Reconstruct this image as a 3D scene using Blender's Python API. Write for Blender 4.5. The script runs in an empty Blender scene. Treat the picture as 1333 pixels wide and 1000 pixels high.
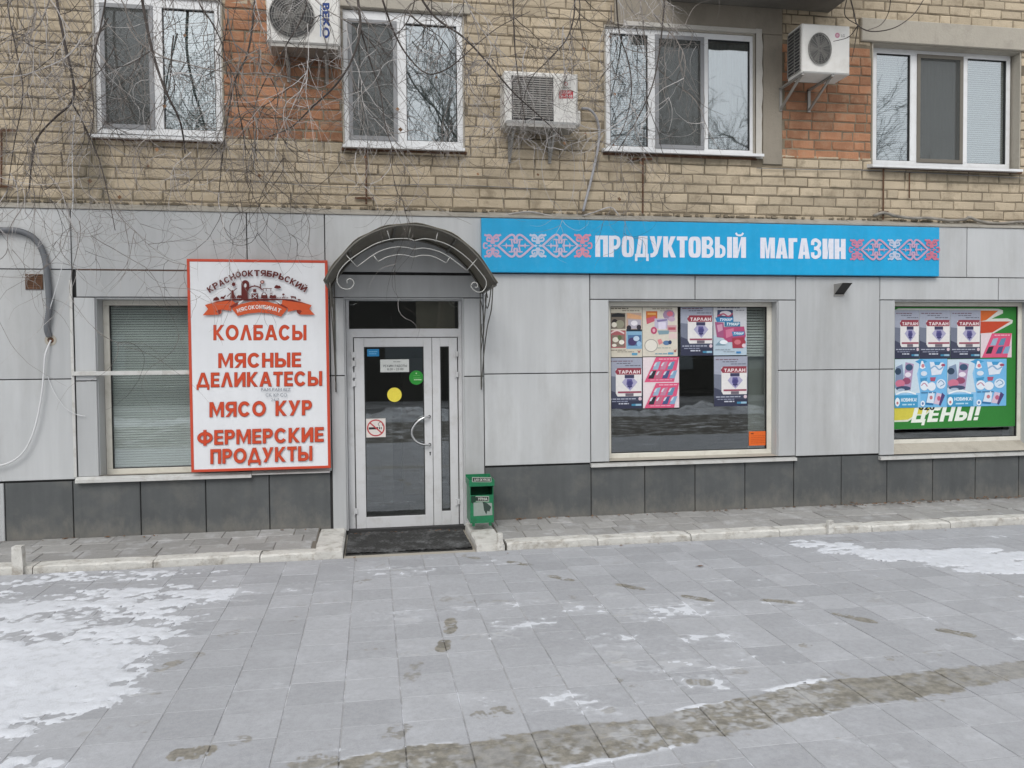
import bpy, math, random
import numpy as np
from mathutils import Vector, Matrix
from mathutils.geometry import tessellate_polygon
random.seed(7); rs = np.random.RandomState(3)
S = bpy.context.scene; C = S.collection
# ------------------------------------------------------------------ camera, world, sun, exposure
F, YAW, PITCH, ROLL = 1055.98, -0.17118, -0.031917, 0.0091057
CAM = Vector((0.0, -8.2, 1.69))
def rotm():
    cy, sy = math.cos(YAW), math.sin(YAW); cp, sp = math.cos(PITCH), math.sin(PITCH); cr, sr = math.cos(ROLL), math.sin(ROLL)
    return Matrix(((cy,-sy,0),(sy,cy,0),(0,0,1))) @ Matrix(((1,0,0),(0,cp,-sp),(0,sp,cp))) @ Matrix(((cr,0,sr),(0,1,0),(-sr,0,cr)))
RM = rotm()
cam = bpy.data.cameras.new('camera'); co = bpy.data.objects.new('camera', cam); C.objects.link(co); S.camera = co
cam.sensor_width = 36; cam.sensor_fit = 'HORIZONTAL'; cam.lens = F/1333*36; cam.clip_end = 600; cam.clip_start = .05
co.matrix_world = Matrix.Translation(CAM) @ (RM @ Matrix(((1,0,0),(0,0,-1),(0,1,0)))).to_4x4()
wd = bpy.data.worlds.new('World'); S.world = wd; wd.use_nodes = True
nt = wd.node_tree; bg = nt.nodes['Background']
sky = nt.nodes.new('ShaderNodeTexSky'); sky.sky_type = 'NISHITA'; sky.sun_disc = False
sky.sun_elevation = math.radians(42); sky.sun_rotation = math.radians(200); sky.dust_density = 3.0; sky.air_density = 1.0; sky.ozone_density = 1.0
hs = nt.nodes.new('ShaderNodeHueSaturation'); hs.inputs['Saturation'].default_value = 0.10
nt.links.new(sky.outputs[0], hs.inputs['Color'])
mxw = nt.nodes.new('ShaderNodeMix'); mxw.data_type = 'RGBA'; mxw.inputs[0].default_value = .65      # cloud cover evens the sky out
nt.links.new(hs.outputs[0], mxw.inputs[6]); mxw.inputs[7].default_value = (8.9, 9.1, 9.4, 1)
nt.links.new(mxw.outputs[2], bg.inputs['Color']); bg.inputs['Strength'].default_value = 0.10
sun = bpy.data.lights.new('sun', 'SUN'); sun.energy = 0.9; sun.angle = math.radians(28); sun.color = (1, .97, .93)
so = bpy.data.objects.new('sun', sun); C.objects.link(so)
so.rotation_euler = Vector((math.sin(math.radians(200))*-math.cos(math.radians(42)), -math.cos(math.radians(200))*math.cos(math.radians(42)), -math.sin(math.radians(42)))).to_track_quat('-Z','Y').to_euler()
so.rotation_euler = Vector((0.25, 0.70, -0.67)).to_track_quat('-Z','Y').to_euler()
S.view_settings.view_transform = 'Standard'; S.view_settings.look = 'None'; S.view_settings.gamma = 1; S.view_settings.exposure = 0.60

# ------------------------------------------------------------------ photograph pixel -> point on a real plane
def ray(px, py): return RM @ Vector(((px-666.5)/F, 1, -(py-500)/F))
def W(px, py, y=0.0):
    d = ray(px, py); t = (y-CAM.y)/d.y; return CAM.x+d.x*t, CAM.z+d.z*t
def X(px, py=400, y=0.0): return W(px, py, y)[0]
def Z(px, py, y=0.0): return W(px, py, y)[1]
def G(px, py, z=-0.06):
    d = ray(px, py); t = (z-CAM.z)/d.z; return CAM.x+d.x*t, CAM.y+d.y*t

# ------------------------------------------------------------------ materials
def lin(c):
    if isinstance(c, str):
        c = c.lstrip('#'); c = tuple(int(c[i:i+2], 16)/255 for i in (0,2,4))
        c = tuple(x/12.92 if x <= .04045 else ((x+.055)/1.055)**2.4 for x in c)
    return tuple(c[:3]) + (1,)
MC = {}
def mat(name, col, rough=.7, metal=0., var=0., vscale=3., stretch=(1,1,1), bump=0., bscale=60., rnd=0., dirt=None, dscale=2., damt=.5, spec=.5, streak=0., spots=None, splash=0.):
    """procedural material: base colour, broad tone variation, per piece variation, dirt patches, fine bump; all in world space"""
    if name in MC: return MC[name]
    m = bpy.data.materials.new(name); m.use_nodes = True; n = m.node_tree.nodes; L = m.node_tree.links
    b = n['Principled BSDF']; b.inputs['Roughness'].default_value = rough; b.inputs['Metallic'].default_value = metal
    b.inputs['Specular IOR Level'].default_value = spec
    m.diffuse_color = lin(col)
    g = n.new('ShaderNodeNewGeometry')
    def noise(scale, st=(1,1,1), det=5, rg=.6):
        mp = n.new('ShaderNodeMapping'); mp.inputs['Scale'].default_value = st; L.new(g.outputs['Position'], mp.inputs['Vector'])
        t = n.new('ShaderNodeTexNoise'); t.inputs['Scale'].default_value = scale; t.inputs['Detail'].default_value = det; t.inputs['Roughness'].default_value = rg
        L.new(mp.outputs[0], t.inputs['Vector']); return t.outputs['Fac']
    def mr(v, a, b_, c, d):
        r = n.new('ShaderNodeMapRange'); r.inputs[1].default_value = a; r.inputs[2].default_value = b_; r.inputs[3].default_value = c; r.inputs[4].default_value = d
        L.new(v, r.inputs[0]); return r.outputs[0]
    def mul(a, b_):
        k = n.new('ShaderNodeMath'); k.operation = 'MULTIPLY'; L.new(a, k.inputs[0]); L.new(b_, k.inputs[1]); return k.outputs[0]
    val = None
    if var: val = mr(noise(vscale, stretch), .3, .7, 1-var, 1+var)
    if streak:
        s = mr(noise(9, (1,1,.07)), .3, .7, 1-streak, 1+streak); val = mul(val, s) if val else s
    if rnd:
        oi = n.new('ShaderNodeObjectInfo'); a = n.new('ShaderNodeMath'); a.operation = 'ADD'; L.new(oi.outputs['Random'], a.inputs[0]); L.new(g.outputs['Random Per Island'], a.inputs[1])
        fr = n.new('ShaderNodeMath'); fr.operation = 'FRACT'; L.new(a.outputs[0], fr.inputs[0])
        s = mr(fr.outputs[0], 0, 1, 1-rnd, 1+rnd); val = mul(val, s) if val else s
    out = None
    if val:
        mx = n.new('ShaderNodeVectorMath'); mx.operation = 'SCALE'; mx.inputs[0].default_value = lin(col)[:3]; L.new(val, mx.inputs['Scale']); out = mx.outputs[0]
    if dirt:
        mx = n.new('ShaderNodeMix'); mx.data_type = 'RGBA'
        if out: L.new(out, mx.inputs[6])
        else: mx.inputs[6].default_value = lin(col)
        mx.inputs[7].default_value = lin(dirt)
        L.new(mr(noise(dscale, stretch, 8, .7), .5, .68, 0, damt), mx.inputs[0]); out = mx.outputs[2]
    def darken(out, fac, c):
        mx = n.new('ShaderNodeMix'); mx.data_type = 'RGBA'
        if out: L.new(out, mx.inputs[6])
        else: mx.inputs[6].default_value = lin(col)
        mx.inputs[7].default_value = lin(c); L.new(fac, mx.inputs[0]); return mx.outputs[2]
    for (sx, sz, rx, rz, am) in (spots or []):       # soot and algae stains of their own shape and place
        mp = n.new('ShaderNodeMapping'); mp.inputs['Location'].default_value = (-sx/rx, 0, -sz/rz); mp.inputs['Scale'].default_value = (1/rx, 0, 1/rz); L.new(g.outputs['Position'], mp.inputs[0])
        ln = n.new('ShaderNodeVectorMath'); ln.operation = 'LENGTH'; L.new(mp.outputs[0], ln.inputs[0]); ad = n.new('ShaderNodeMath'); ad.operation = 'ADD'; L.new(ln.outputs['Value'], ad.inputs[0]); L.new(mr(noise(7,(1,1,.6),6),.3,.7,-.45,.45), ad.inputs[1])
        out = darken(out, mr(ad.outputs[0], .45, 1.0, am, 0), (.085,.08,.055))
    if splash:                                       # salt and mud splashed up from the pavement
        sx = n.new('ShaderNodeSeparateXYZ'); L.new(g.outputs['Position'], sx.inputs[0]); ad = n.new('ShaderNodeMath'); ad.operation = 'ADD'; L.new(sx.outputs[2], ad.inputs[0]); L.new(mr(noise(6,(1,1,.5),8,.75),.3,.7,-.14,.14), ad.inputs[1])
        out = darken(out, mr(ad.outputs[0], .0, .20, splash, 0), (.23,.215,.185))
    if out: L.new(out, b.inputs['Base Color'])
    else: b.inputs['Base Color'].default_value = lin(col)
    if bump:
        bn = n.new('ShaderNodeBump'); bn.inputs['Strength'].default_value = bump; bn.inputs['Distance'].default_value = .01
        L.new(noise(bscale, (1,1,1), 6, .65), bn.inputs['Height']); L.new(bn.outputs[0], b.inputs['Normal'])
    MC[name] = m; return m
def pr(hexcol):                                   # flat print ink
    return mat('print_'+hexcol.strip('#'), hexcol, rough=.55, spec=.3, var=.05, vscale=40)
def glass(name, tint, refl, wave=.0):
    if name in MC: return MC[name]
    m = bpy.data.materials.new(name); m.use_nodes = True; n = m.node_tree.nodes; L = m.node_tree.links; n.clear()
    o = n.new('ShaderNodeOutputMaterial'); mx = n.new('ShaderNodeMixShader'); t = n.new('ShaderNodeBsdfTransparent'); t.inputs[0].default_value = lin(tint)
    gl = n.new('ShaderNodeBsdfGlossy'); gl.inputs['Roughness'].default_value = .015; gl.inputs[0].default_value = (.93,.97,1,1)
    f = n.new('ShaderNodeLayerWeight'); f.inputs[0].default_value = .5
    pw = n.new('ShaderNodeMath'); pw.operation = 'POWER'; pw.inputs[1].default_value = 4.0; L.new(f.outputs['Facing'], pw.inputs[0])
    k = n.new('ShaderNodeMath'); k.operation = 'MULTIPLY_ADD'; k.inputs[1].default_value = .6; k.inputs[2].default_value = refl; k.use_clamp = True
    L.new(pw.outputs[0], k.inputs[0]); L.new(k.outputs[0], mx.inputs[0]); L.new(t.outputs[0], mx.inputs[1]); L.new(gl.outputs[0], mx.inputs[2]); L.new(mx.outputs[0], o.inputs[0])
    if wave:
        g = n.new('ShaderNodeNewGeometry'); tx = n.new('ShaderNodeTexNoise'); tx.inputs['Scale'].default_value = 3.5; tx.inputs['Detail'].default_value = 1; L.new(g.outputs['Position'], tx.inputs['Vector'])
        b = n.new('ShaderNodeBump'); b.inputs['Strength'].default_value = wave; b.inputs['Distance'].default_value = .02; L.new(tx.outputs[0], b.inputs['Height']); L.new(b.outputs[0], gl.inputs['Normal'])
    MC[name] = m; return m
def netmat():
    m = bpy.data.materials.new('insect_net'); m.use_nodes = True; n = m.node_tree.nodes; L = m.node_tree.links
    b = n['Principled BSDF']; b.inputs['Base Color'].default_value = (.12,.125,.12,1); b.inputs['Roughness'].default_value = .9
    mx = n.new('ShaderNodeMixShader'); mx.inputs[0].default_value = .5; t = n.new('ShaderNodeBsdfTransparent')
    L.new(t.outputs[0], mx.inputs[1]); L.new(b.outputs[0], mx.inputs[2]); L.new(mx.outputs[0], n['Material Output'].inputs[0]); return m

SP = [(X(118,225,.08), Z(118,225,.08), .20, .45, .55), (X(445,215,.08), Z(445,190,.08), .5, .10, .35), (X(720,180,.08), Z(720,185,.08), .55, .12, .45), (X(1290,100,.08), Z(1250,232,.08), 1.2, .10, .35), (X(60,250,.08), Z(60,262,.08), 1.0, .10, .3), (X(900,212,.08), Z(900,209,.08), .9, .07, .4)]
M = dict(
 panel = mat('panel_grey', (.47,.482,.488), .40, .12, var=.06, vscale=1.6, stretch=(1,1,.35), streak=.07, rnd=.085, dirt=(.27,.26,.24), dscale=1.7, damt=.30, bump=.04, bscale=9),
 plinth = mat('plinth_grey', (.082,.088,.090), .55, 0, var=.12, vscale=3, streak=.10, splash=.45, rnd=.06, dirt=(.16,.15,.13), dscale=3, damt=.35, bump=.15, bscale=40),
 mortar = mat('mortar', (.205,.17,.12), .95, var=.3, vscale=5, bump=.8, bscale=80, dirt=(.11,.10,.08), dscale=3, damt=.6, spots=SP),
 subwall = mat('substrate', (.035,.035,.035), .9, var=.1),
 brick = mat('silicate_brick', (.48,.40,.29), .92, var=.15, vscale=1.4, rnd=.13, dirt=(.23,.185,.125), dscale=6, damt=.65, bump=.9, bscale=55, spots=SP),
 orange = mat('red_brick', (.34,.165,.09), .9, var=.3, vscale=4, rnd=.25, dirt=(.33,.24,.16), dscale=8, damt=.65, bump=.9, bscale=50),
 plaster = mat('plaster', (.27,.24,.195), .95, var=.12, vscale=2, stretch=(1,1,.5), dirt=(.17,.155,.13), dscale=3, damt=.5, bump=.5, bscale=40),
 concrete = mat('concrete', (.40,.37,.315), .95, var=.08, vscale=4, dirt=(.22,.2,.17), dscale=4, damt=.5, bump=.5, bscale=50),
 pvc = mat('white_pvc', (.72,.73,.74), .35, var=.03, vscale=5, dirt=(.45,.44,.41), dscale=9, damt=.25),
 cream = mat('cream_pvc', (.66,.64,.57), .4, var=.04, vscale=5, dirt=(.4,.37,.3), dscale=9, damt=.35),
 sill = mat('sill_metal', (.62,.62,.60), .4, .3, var=.06, vscale=6, dirt=(.36,.33,.28), dscale=9, damt=.5),
 door = mat('door_white', (.60,.605,.615), .33, .05, var=.03, vscale=4, dirt=(.38,.36,.33), dscale=7, damt=.3),
 net_frame = mat('net_frame', (.24,.245,.255), .5, var=.05),
 net_brown = mat('net_frame_brown', (.15,.135,.11), .5, var=.05),
 rubber = mat('rubber', (.02,.02,.02), .7),
 flash = mat('flashing', (.36,.34,.30), .6, .2, var=.12, vscale=5, dirt=(.2,.17,.13), dscale=6, damt=.5),
 rust = mat('rust', (.11,.055,.03), .9, var=.3, vscale=20, bump=.5),
 dark = mat('interior', (.13,.125,.115), .9, var=.1),
 room = mat('room_wall', (.22,.21,.19), .9, var=.1),
 blind = mat('blind_slat', (.80,.83,.81), .5, var=.14, vscale=2, stretch=(.3,1,3)),
 blind_w = mat('blind_white', (.60,.64,.66), .5, var=.10, vscale=2, stretch=(.3,1,3)),
 curtain = mat('curtain', (.42,.44,.43), .8, var=.18, vscale=3),
 acw = mat('ac_white', (.70,.69,.66), .4, var=.03, dirt=(.42,.39,.33), dscale=5, damt=.3),
 acd = mat('ac_dark', (.05,.05,.05), .6), grille = mat('ac_grille', (.25,.245,.23), .5, .4),
 galv = mat('galvanised', (.35,.34,.32), .5, .6, var=.1),
 steel = mat('stainless', (.62,.62,.62), .22, .95),
 canopy = mat('canopy_sheet', (.15,.135,.105), .45, .1, var=.25, vscale=2.5, dirt=(.20,.17,.12), dscale=4, damt=.6),
 cframe = mat('canopy_frame', (.13,.125,.11), .5, .5, var=.1), wire = mat('scroll_iron', (.42,.42,.40), .45, .5),
 red = mat('sign_border', '#bf4327', .5, var=.03), white = mat('sign_white', (.72,.735,.76), .35, var=.03, vscale=3, dirt=(.5,.5,.5), dscale=3, damt=.2, streak=.03, bump=.35, bscale=2.5),
 blue = mat('sign_blue', (.003,.335,.63), .35, var=.05, vscale=3, dirt=(.06,.38,.66), dscale=14, damt=.3, streak=.05, bump=.35, bscale=2.5),
 green = mat('bin_green', (.010,.165,.070), .4, var=.12, vscale=9, dirt=(.02,.08,.04), dscale=12, damt=.6),
 kerb = mat('kerb_limewash', (.58,.57,.535), .9, var=.12, vscale=7, dirt=(.26,.23,.19), dscale=9, damt=.75, bump=.9, bscale=50),
 conduit = mat('conduit', (.15,.16,.175), .6, var=.1), cable = mat('cable_white', (.62,.63,.64), .5),
 twig = mat('twig_dark', (.055,.045,.04), .9, var=.3, vscale=14), twig2 = mat('twig_grey', (.20,.18,.165), .9, var=.35, vscale=14), twig3 = mat('twig_frosted', (.42,.40,.39), .9, var=.25, vscale=14),
 bark = mat('bark', (.075,.065,.055), .95, var=.3, vscale=8, bump=1, bscale=30),
 mat_ = mat('door_mat', (.035,.035,.034), .95, dirt=(.22,.225,.23), dscale=5, damt=.6, var=.3, vscale=12, bump=1, bscale=90),
 leaf = mat('dead_leaf', (.17,.09,.045), .9, rnd=.4), black = mat('black', (.015,.015,.015), .5),
)
M['glass_shop'] = glass('shop_glass', '#eff2f1', .17, .010); M['glass_up'] = glass('window_glass', '#d8dede', .30, .05); M['glass_net'] = glass('net_glass', '#c4caca', .14, .05); M['net'] = netmat()

# ------------------------------------------------------------------ mesh helpers
OFF = {}
class MB:
    def __init__(s): s.v = []; s.f = []; s.m = []
    def add(s, vs, fs, mi=0):
        b = len(s.v); s.v += [tuple(v) for v in vs]; s.f += [tuple(i+b for i in f) for f in fs]; s.m += [mi]*len(fs); return s
    def box(s, x0, x1, y0, y1, z0, z1, mi=0):
        if x0 > x1: x0, x1 = x1, x0
        if z0 > z1: z0, z1 = z1, z0
        if y0 > y1: y0, y1 = y1, y0
        return s.add([(x0,y0,z0),(x1,y0,z0),(x1,y1,z0),(x0,y1,z0),(x0,y0,z1),(x1,y0,z1),(x1,y1,z1),(x0,y1,z1)],
                     [(0,1,5,4),(1,2,6,5),(2,3,7,6),(3,0,4,7),(4,5,6,7),(3,2,1,0)], mi)
    def cbox(s, x0, x1, y0, y1, z0, z1, c=.004, mi=0, j=0.):        # box with its front (-y) edges chamfered
        if z0 > z1: z0, z1 = z1, z0
        r = lambda: random.uniform(-j, j)
        a = [(x0+r(),y0+c,z0+r()),(x1+r(),y0+c,z0+r()),(x1+r(),y0+c,z1+r()),(x0+r(),y0+c,z1+r())]
        q = [(x0+c+abs(r()),y0+r()*.4,z0+c+abs(r())),(x1-c-abs(r()),y0+r()*.4,z0+c+abs(r())),(x1-c-abs(r()),y0+r()*.4,z1-c-abs(r())),(x0+c+abs(r()),y0+r()*.4,z1-c-abs(r()))]
        b = [(x0,y1,z0),(x1,y1,z0),(x1,y1,z1),(x0,y1,z1)]
        f = [(4,5,6,7)] + [(i,(i+1)%4,4+(i+1)%4,4+i) for i in range(4)] + [(8+i,8+(i+1)%4,(i+1)%4,i) for i in range(4)] + [(11,10,9,8)]
        return s.add(a+q+b, f, mi)
    def bar(s, p, q, w, d, up=(0,0,1), mi=0):                        # rectangular bar between two points
        p = Vector(p); q = Vector(q); t = (q-p).normalized(); u = Vector(up)
        a = t.cross(u)
        if a.length < 1e-4: a = t.cross(Vector((0,1,0)))
        a.normalize(); b = t.cross(a).normalized()
        vs = [e + a*sx*w/2 + b*sy*d/2 for e in (p,q) for sx, sy in ((-1,-1),(1,-1),(1,1),(-1,1))]
        return s.add(vs, [(0,1,2,3),(7,6,5,4)]+[(4+i,4+(i+1)%4,(i+1)%4,i) for i in range(4)], mi)
    def tube(s, pts, r, n=6, mi=0, r1=None, cap=True):
        pts = [Vector(p) for p in pts]; N = len(pts)
        if N < 2: return s
        t0 = (pts[1]-pts[0]).normalized(); a = t0.orthogonal().normalized(); vs = []
        for i, p in enumerate(pts):
            t = (pts[min(i+1,N-1)]-pts[max(i-1,0)])
            if t.length > 1e-9: t.normalize()
            else: t = t0
            a = (a - t*a.dot(t)); a = a.normalized() if a.length > 1e-6 else t.orthogonal().normalized()
            b = t.cross(a); rr = r if r1 is None else r+(r1-r)*i/(N-1)
            for k in range(n):
                an = 2*math.pi*k/n; vs.append(p + a*math.cos(an)*rr + b*math.sin(an)*rr)
        fs = [(i*n+k, i*n+(k+1)%n, (i+1)*n+(k+1)%n, (i+1)*n+k) for i in range(N-1) for k in range(n)]
        if cap: fs += [tuple(range(n-1,-1,-1)), tuple((N-1)*n+k for k in range(n))]
        return s.add(vs, fs, mi)
    def disc(s, cx, cz, r, y, n=24, mi=0, rz=None):
        rz = rz or r
        return s.add([(cx+r*math.cos(2*math.pi*k/n), y, cz+rz*math.sin(2*math.pi*k/n)) for k in range(n)], [tuple(range(n))], mi)
    def ring(s, cx, cz, r0, r1, y, n=28, mi=0):
        v = []
        for k in range(n):
            c, d = math.cos(2*math.pi*k/n), math.sin(2*math.pi*k/n); v += [(cx+r0*c,y,cz+r0*d),(cx+r1*c,y,cz+r1*d)]
        return s.add(v, [(2*k,2*k+1,(2*k+3)%(2*n),(2*k+2)%(2*n)) for k in range(n)], mi)
    def cyl_y(s, cx, cz, r, y0, y1, n=24, mi=0):
        v = [(cx+r*math.cos(2*math.pi*k/n), y, cz+r*math.sin(2*math.pi*k/n)) for y in (y0,y1) for k in range(n)]
        return s.add(v, [tuple(range(n)), tuple(range(2*n-1,n-1,-1))]+[(k,(k+1)%n,n+(k+1)%n,n+k) for k in range(n)], mi)
    def build(s, name, mats, parent=None, smooth=False):
        off = OFF.get(parent.name, Vector()) if parent else Vector()
        me = bpy.data.meshes.new(name)
        me.from_pydata([tuple(Vector(v)-off) for v in s.v], [], s.f)
        if not isinstance(mats, (list, tuple)): mats = [mats]
        for m in mats: me.materials.append(m)
        me.polygons.foreach_set('material_index', s.m)
        if smooth: me.polygons.foreach_set('use_smooth', [True]*len(s.f))
        me.update()
        o = bpy.data.objects.new(name, me); C.objects.link(o)
        if parent: o.parent = parent; OFF[o.name] = off
        return o
def thing(name, label, cat, loc=(0,0,0), group=None):
    o = bpy.data.objects.new(name, None); C.objects.link(o); o.location = loc; o.empty_display_size = .1
    o['label'] = label; o['category'] = cat
    if group: o['group'] = group
    OFF[o.name] = Vector(loc); return o
def tag(o, label, cat, group=None):
    o['label'] = label; o['category'] = cat
    if group: o['group'] = group
    return o
def kind(o, k): o['kind'] = k; return o
def inst(src, name, loc, parent, scale=None):
    o = bpy.data.objects.new(name, src.data if hasattr(src,'data') else src); C.objects.link(o)
    o.parent = parent; o.location = Vector(loc)-OFF.get(parent.name, Vector())
    if scale: o.scale = scale
    return o
def smooth_path(p, k=5):
    if len(p) < 3: return [tuple(q) for q in p]
    P = [np.array(p[0],float)*2-np.array(p[1],float)] + [np.array(q,float) for q in p] + [np.array(p[-1],float)*2-np.array(p[-2],float)]
    out = []
    for i in range(1, len(P)-2):
        for j in range(k):
            t = j/k; a,b,c,d = P[i-1:i+3]
            out.append(tuple(.5*((2*b)+(-a+c)*t+(2*a-5*b+4*c-d)*t*t+(-a+3*b-3*c+d)*t**3)))
    out.append(tuple(P[-2])); return out
# text ---------------------------------------------------------------------------------------------
TC = {}
def text_geo(body, bold):
    if (body,bold) in TC: return TC[(body,bold)]
    cu = bpy.data.curves.new('lettering_source', 'FONT'); cu.body = body; cu.space_character = 1+bold*1.7; cu.resolution_u = 3
    o = bpy.data.objects.new('lettering_source', cu); C.objects.link(o)
    dg = bpy.context.evaluated_depsgraph_get(); cv = o.to_curve(dg); loops = []
    for sp in cv.splines:
        bp = sp.bezier_points; pts = []
        for i in range(len(bp)):
            a, b = bp[i], bp[(i+1)%len(bp)]; st = (a.handle_right-a.co).length < 1e-5 and (b.handle_left-b.co).length < 1e-5
            dd = (b.co-a.co).normalized() if (b.co-a.co).length > 1e-6 else Vector((1,0,0))
            flat = abs((a.handle_right-a.co).cross(dd).length) < 1e-4 and abs((b.handle_left-b.co).cross(dd).length) < 1e-4
            N = 1 if st or flat else 5
            for k in range(N):
                t = k/N; u = 1-t; q = a.co*u**3+a.handle_right*3*u*u*t+b.handle_left*3*u*t*t+b.co*t**3; pts.append((q.x,q.y))
        if len(pts) > 2: loops.append(pts)
    o.to_curve_clear(); bpy.data.objects.remove(o); bpy.data.curves.remove(cu)
    area = lambda p: sum(p[i][0]*p[(i+1)%len(p)][1]-p[(i+1)%len(p)][0]*p[i][1] for i in range(len(p)))/2
    def inside(p, q):
        c = False
        for i in range(len(q)):
            (xa,ya),(xb,yb) = q[i],q[(i+1)%len(q)]
            if (ya > p[1]) != (yb > p[1]) and p[0] < xa+(p[1]-ya)*(xb-xa)/(yb-ya): c = not c
        return c
    sg_ = max(loops, key=lambda p: abs(area(p))); sg_ = area(sg_) > 0
    outs = [p for p in loops if (area(p) > 0) == sg_]; holes = [p for p in loops if (area(p) > 0) != sg_]; v = []; f = []
    for n_, p in enumerate(outs):
        hs_ = [h for h in holes if inside(h[0], p)]; grp = [p]+hs_; flatp = [c for g_ in grp for c in g_]; b0 = len(v)
        v += [(c[0],c[1],n_%3) for c in flatp]; tri = tessellate_polygon([[Vector((c[0],c[1],0)) for c in g_] for g_ in grp]); f += [tuple(b0+i for i in t) for t in tri]
    xs = [a[0] for a in v]; ys = [a[1] for a in v]; r = (v, f, min(xs), max(xs), min(ys), max(ys)); TC[(body,bold)] = r; return r
def fit_text(mb, body, x0, x1, z0, z1, y, mi=0, bold=.03, shear=0, quad=None, grow=0):
    v, f, a, b, c, d = text_geo(body, bold)
    bb = bold; n_ = 1 if bold < .015 else 10 if bold >= .04 else 6
    for k in range(n_):                              # heavy face: the same outline struck several times round a small circle
        du, dw = (bb*math.cos(6.2832*k/n_), bb*math.sin(6.2832*k/n_)) if n_ > 1 else (0, 0); P = []
        for (u, w, ly) in v:
            s = (u+du-a+bb)/(b-a+2*bb); t = (w+dw-c+bb)/(d-c+2*bb)
            if quad: P.append(quad(s, t, y-k*4e-5-ly*1.2e-5))
            else: P.append((x0+(x1-x0)*s+shear*t, y-k*4e-5-ly*1.2e-5, z0+(z1-z0)*t))
        mb.add(P, f, mi)
    return mb
# ribbon strokes in the wall plane
class Art:
    """flat print: layers of coloured shapes a fraction of a millimetre apart on a sheet at plane y"""
    def __init__(s, y, fn): s.mb = MB(); s.y = y; s.fn = fn; s.cols = []
    def mi(s, c):
        if c not in s.cols: s.cols.append(c)
        return s.cols.index(c)
    def nxt(s): s.y -= .00007; return s.y
    def P(s, u, v, y): x, z = s.fn(u, v); return (x, y, z)
    def poly(s, pts, c):
        y = s.nxt(); s.mb.add([s.P(u,v,y) for u,v in pts], [tuple(range(len(pts)))], s.mi(c))
    def rect(s, u0, v0, u1, v1, c): s.poly([(u0,v0),(u1,v0),(u1,v1),(u0,v1)], c)
    def ell(s, u, v, ru, rv, c, n=20): s.poly([(u+ru*math.cos(6.2832*k/n), v+rv*math.sin(6.2832*k/n)) for k in range(n)], c)
    def stroke(s, pts, w, c, asp=1., sm=True):
        p = smooth_path(pts) if sm else [tuple(q) for q in pts]
        y = s.nxt(); vs = []
        for i, q in enumerate(p):
            a = p[max(i-1,0)]; b = p[min(i+1,len(p)-1)]; dx, dy = (b[0]-a[0])*asp, b[1]-a[1]; l = math.hypot(dx,dy) or 1
            nx, ny = -dy/l*w/2/asp, dx/l*w/2
            vs += [s.P(q[0]+nx,q[1]+ny,y), s.P(q[0]-nx,q[1]-ny,y)]
        s.mb.add(vs, [(2*i,2*i+1,2*i+3,2*i+2) for i in range(len(p)-1)], s.mi(c))
    def text(s, body, u0, v0, u1, v1, c, bold=.03, shear=0):
        y = s.nxt(); fit_text(s.mb, body, 0,0,0,0, y, s.mi(c), bold, quad=lambda a,b,yy: s.P(u0+(u1-u0)*a+shear*b, v1+(v0-v1)*b, yy)); s.y = y-4.2e-4
    def words(s, u0, u1, v, h, c, rnd=random):                       # print too small to read: word-shaped marks
        u = u0
        while u < u1-.02:
            l = rnd.uniform(.05,.14); s.rect(u, v, min(u+l,u1), v+h, c); u += l+.02
    def build(s, name, parent):
        if not s.mb.f: return None
        o = s.mb.build(name, [pr(c) for c in s.cols], parent); s.mb = MB(); s.cols = []; return o


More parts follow.
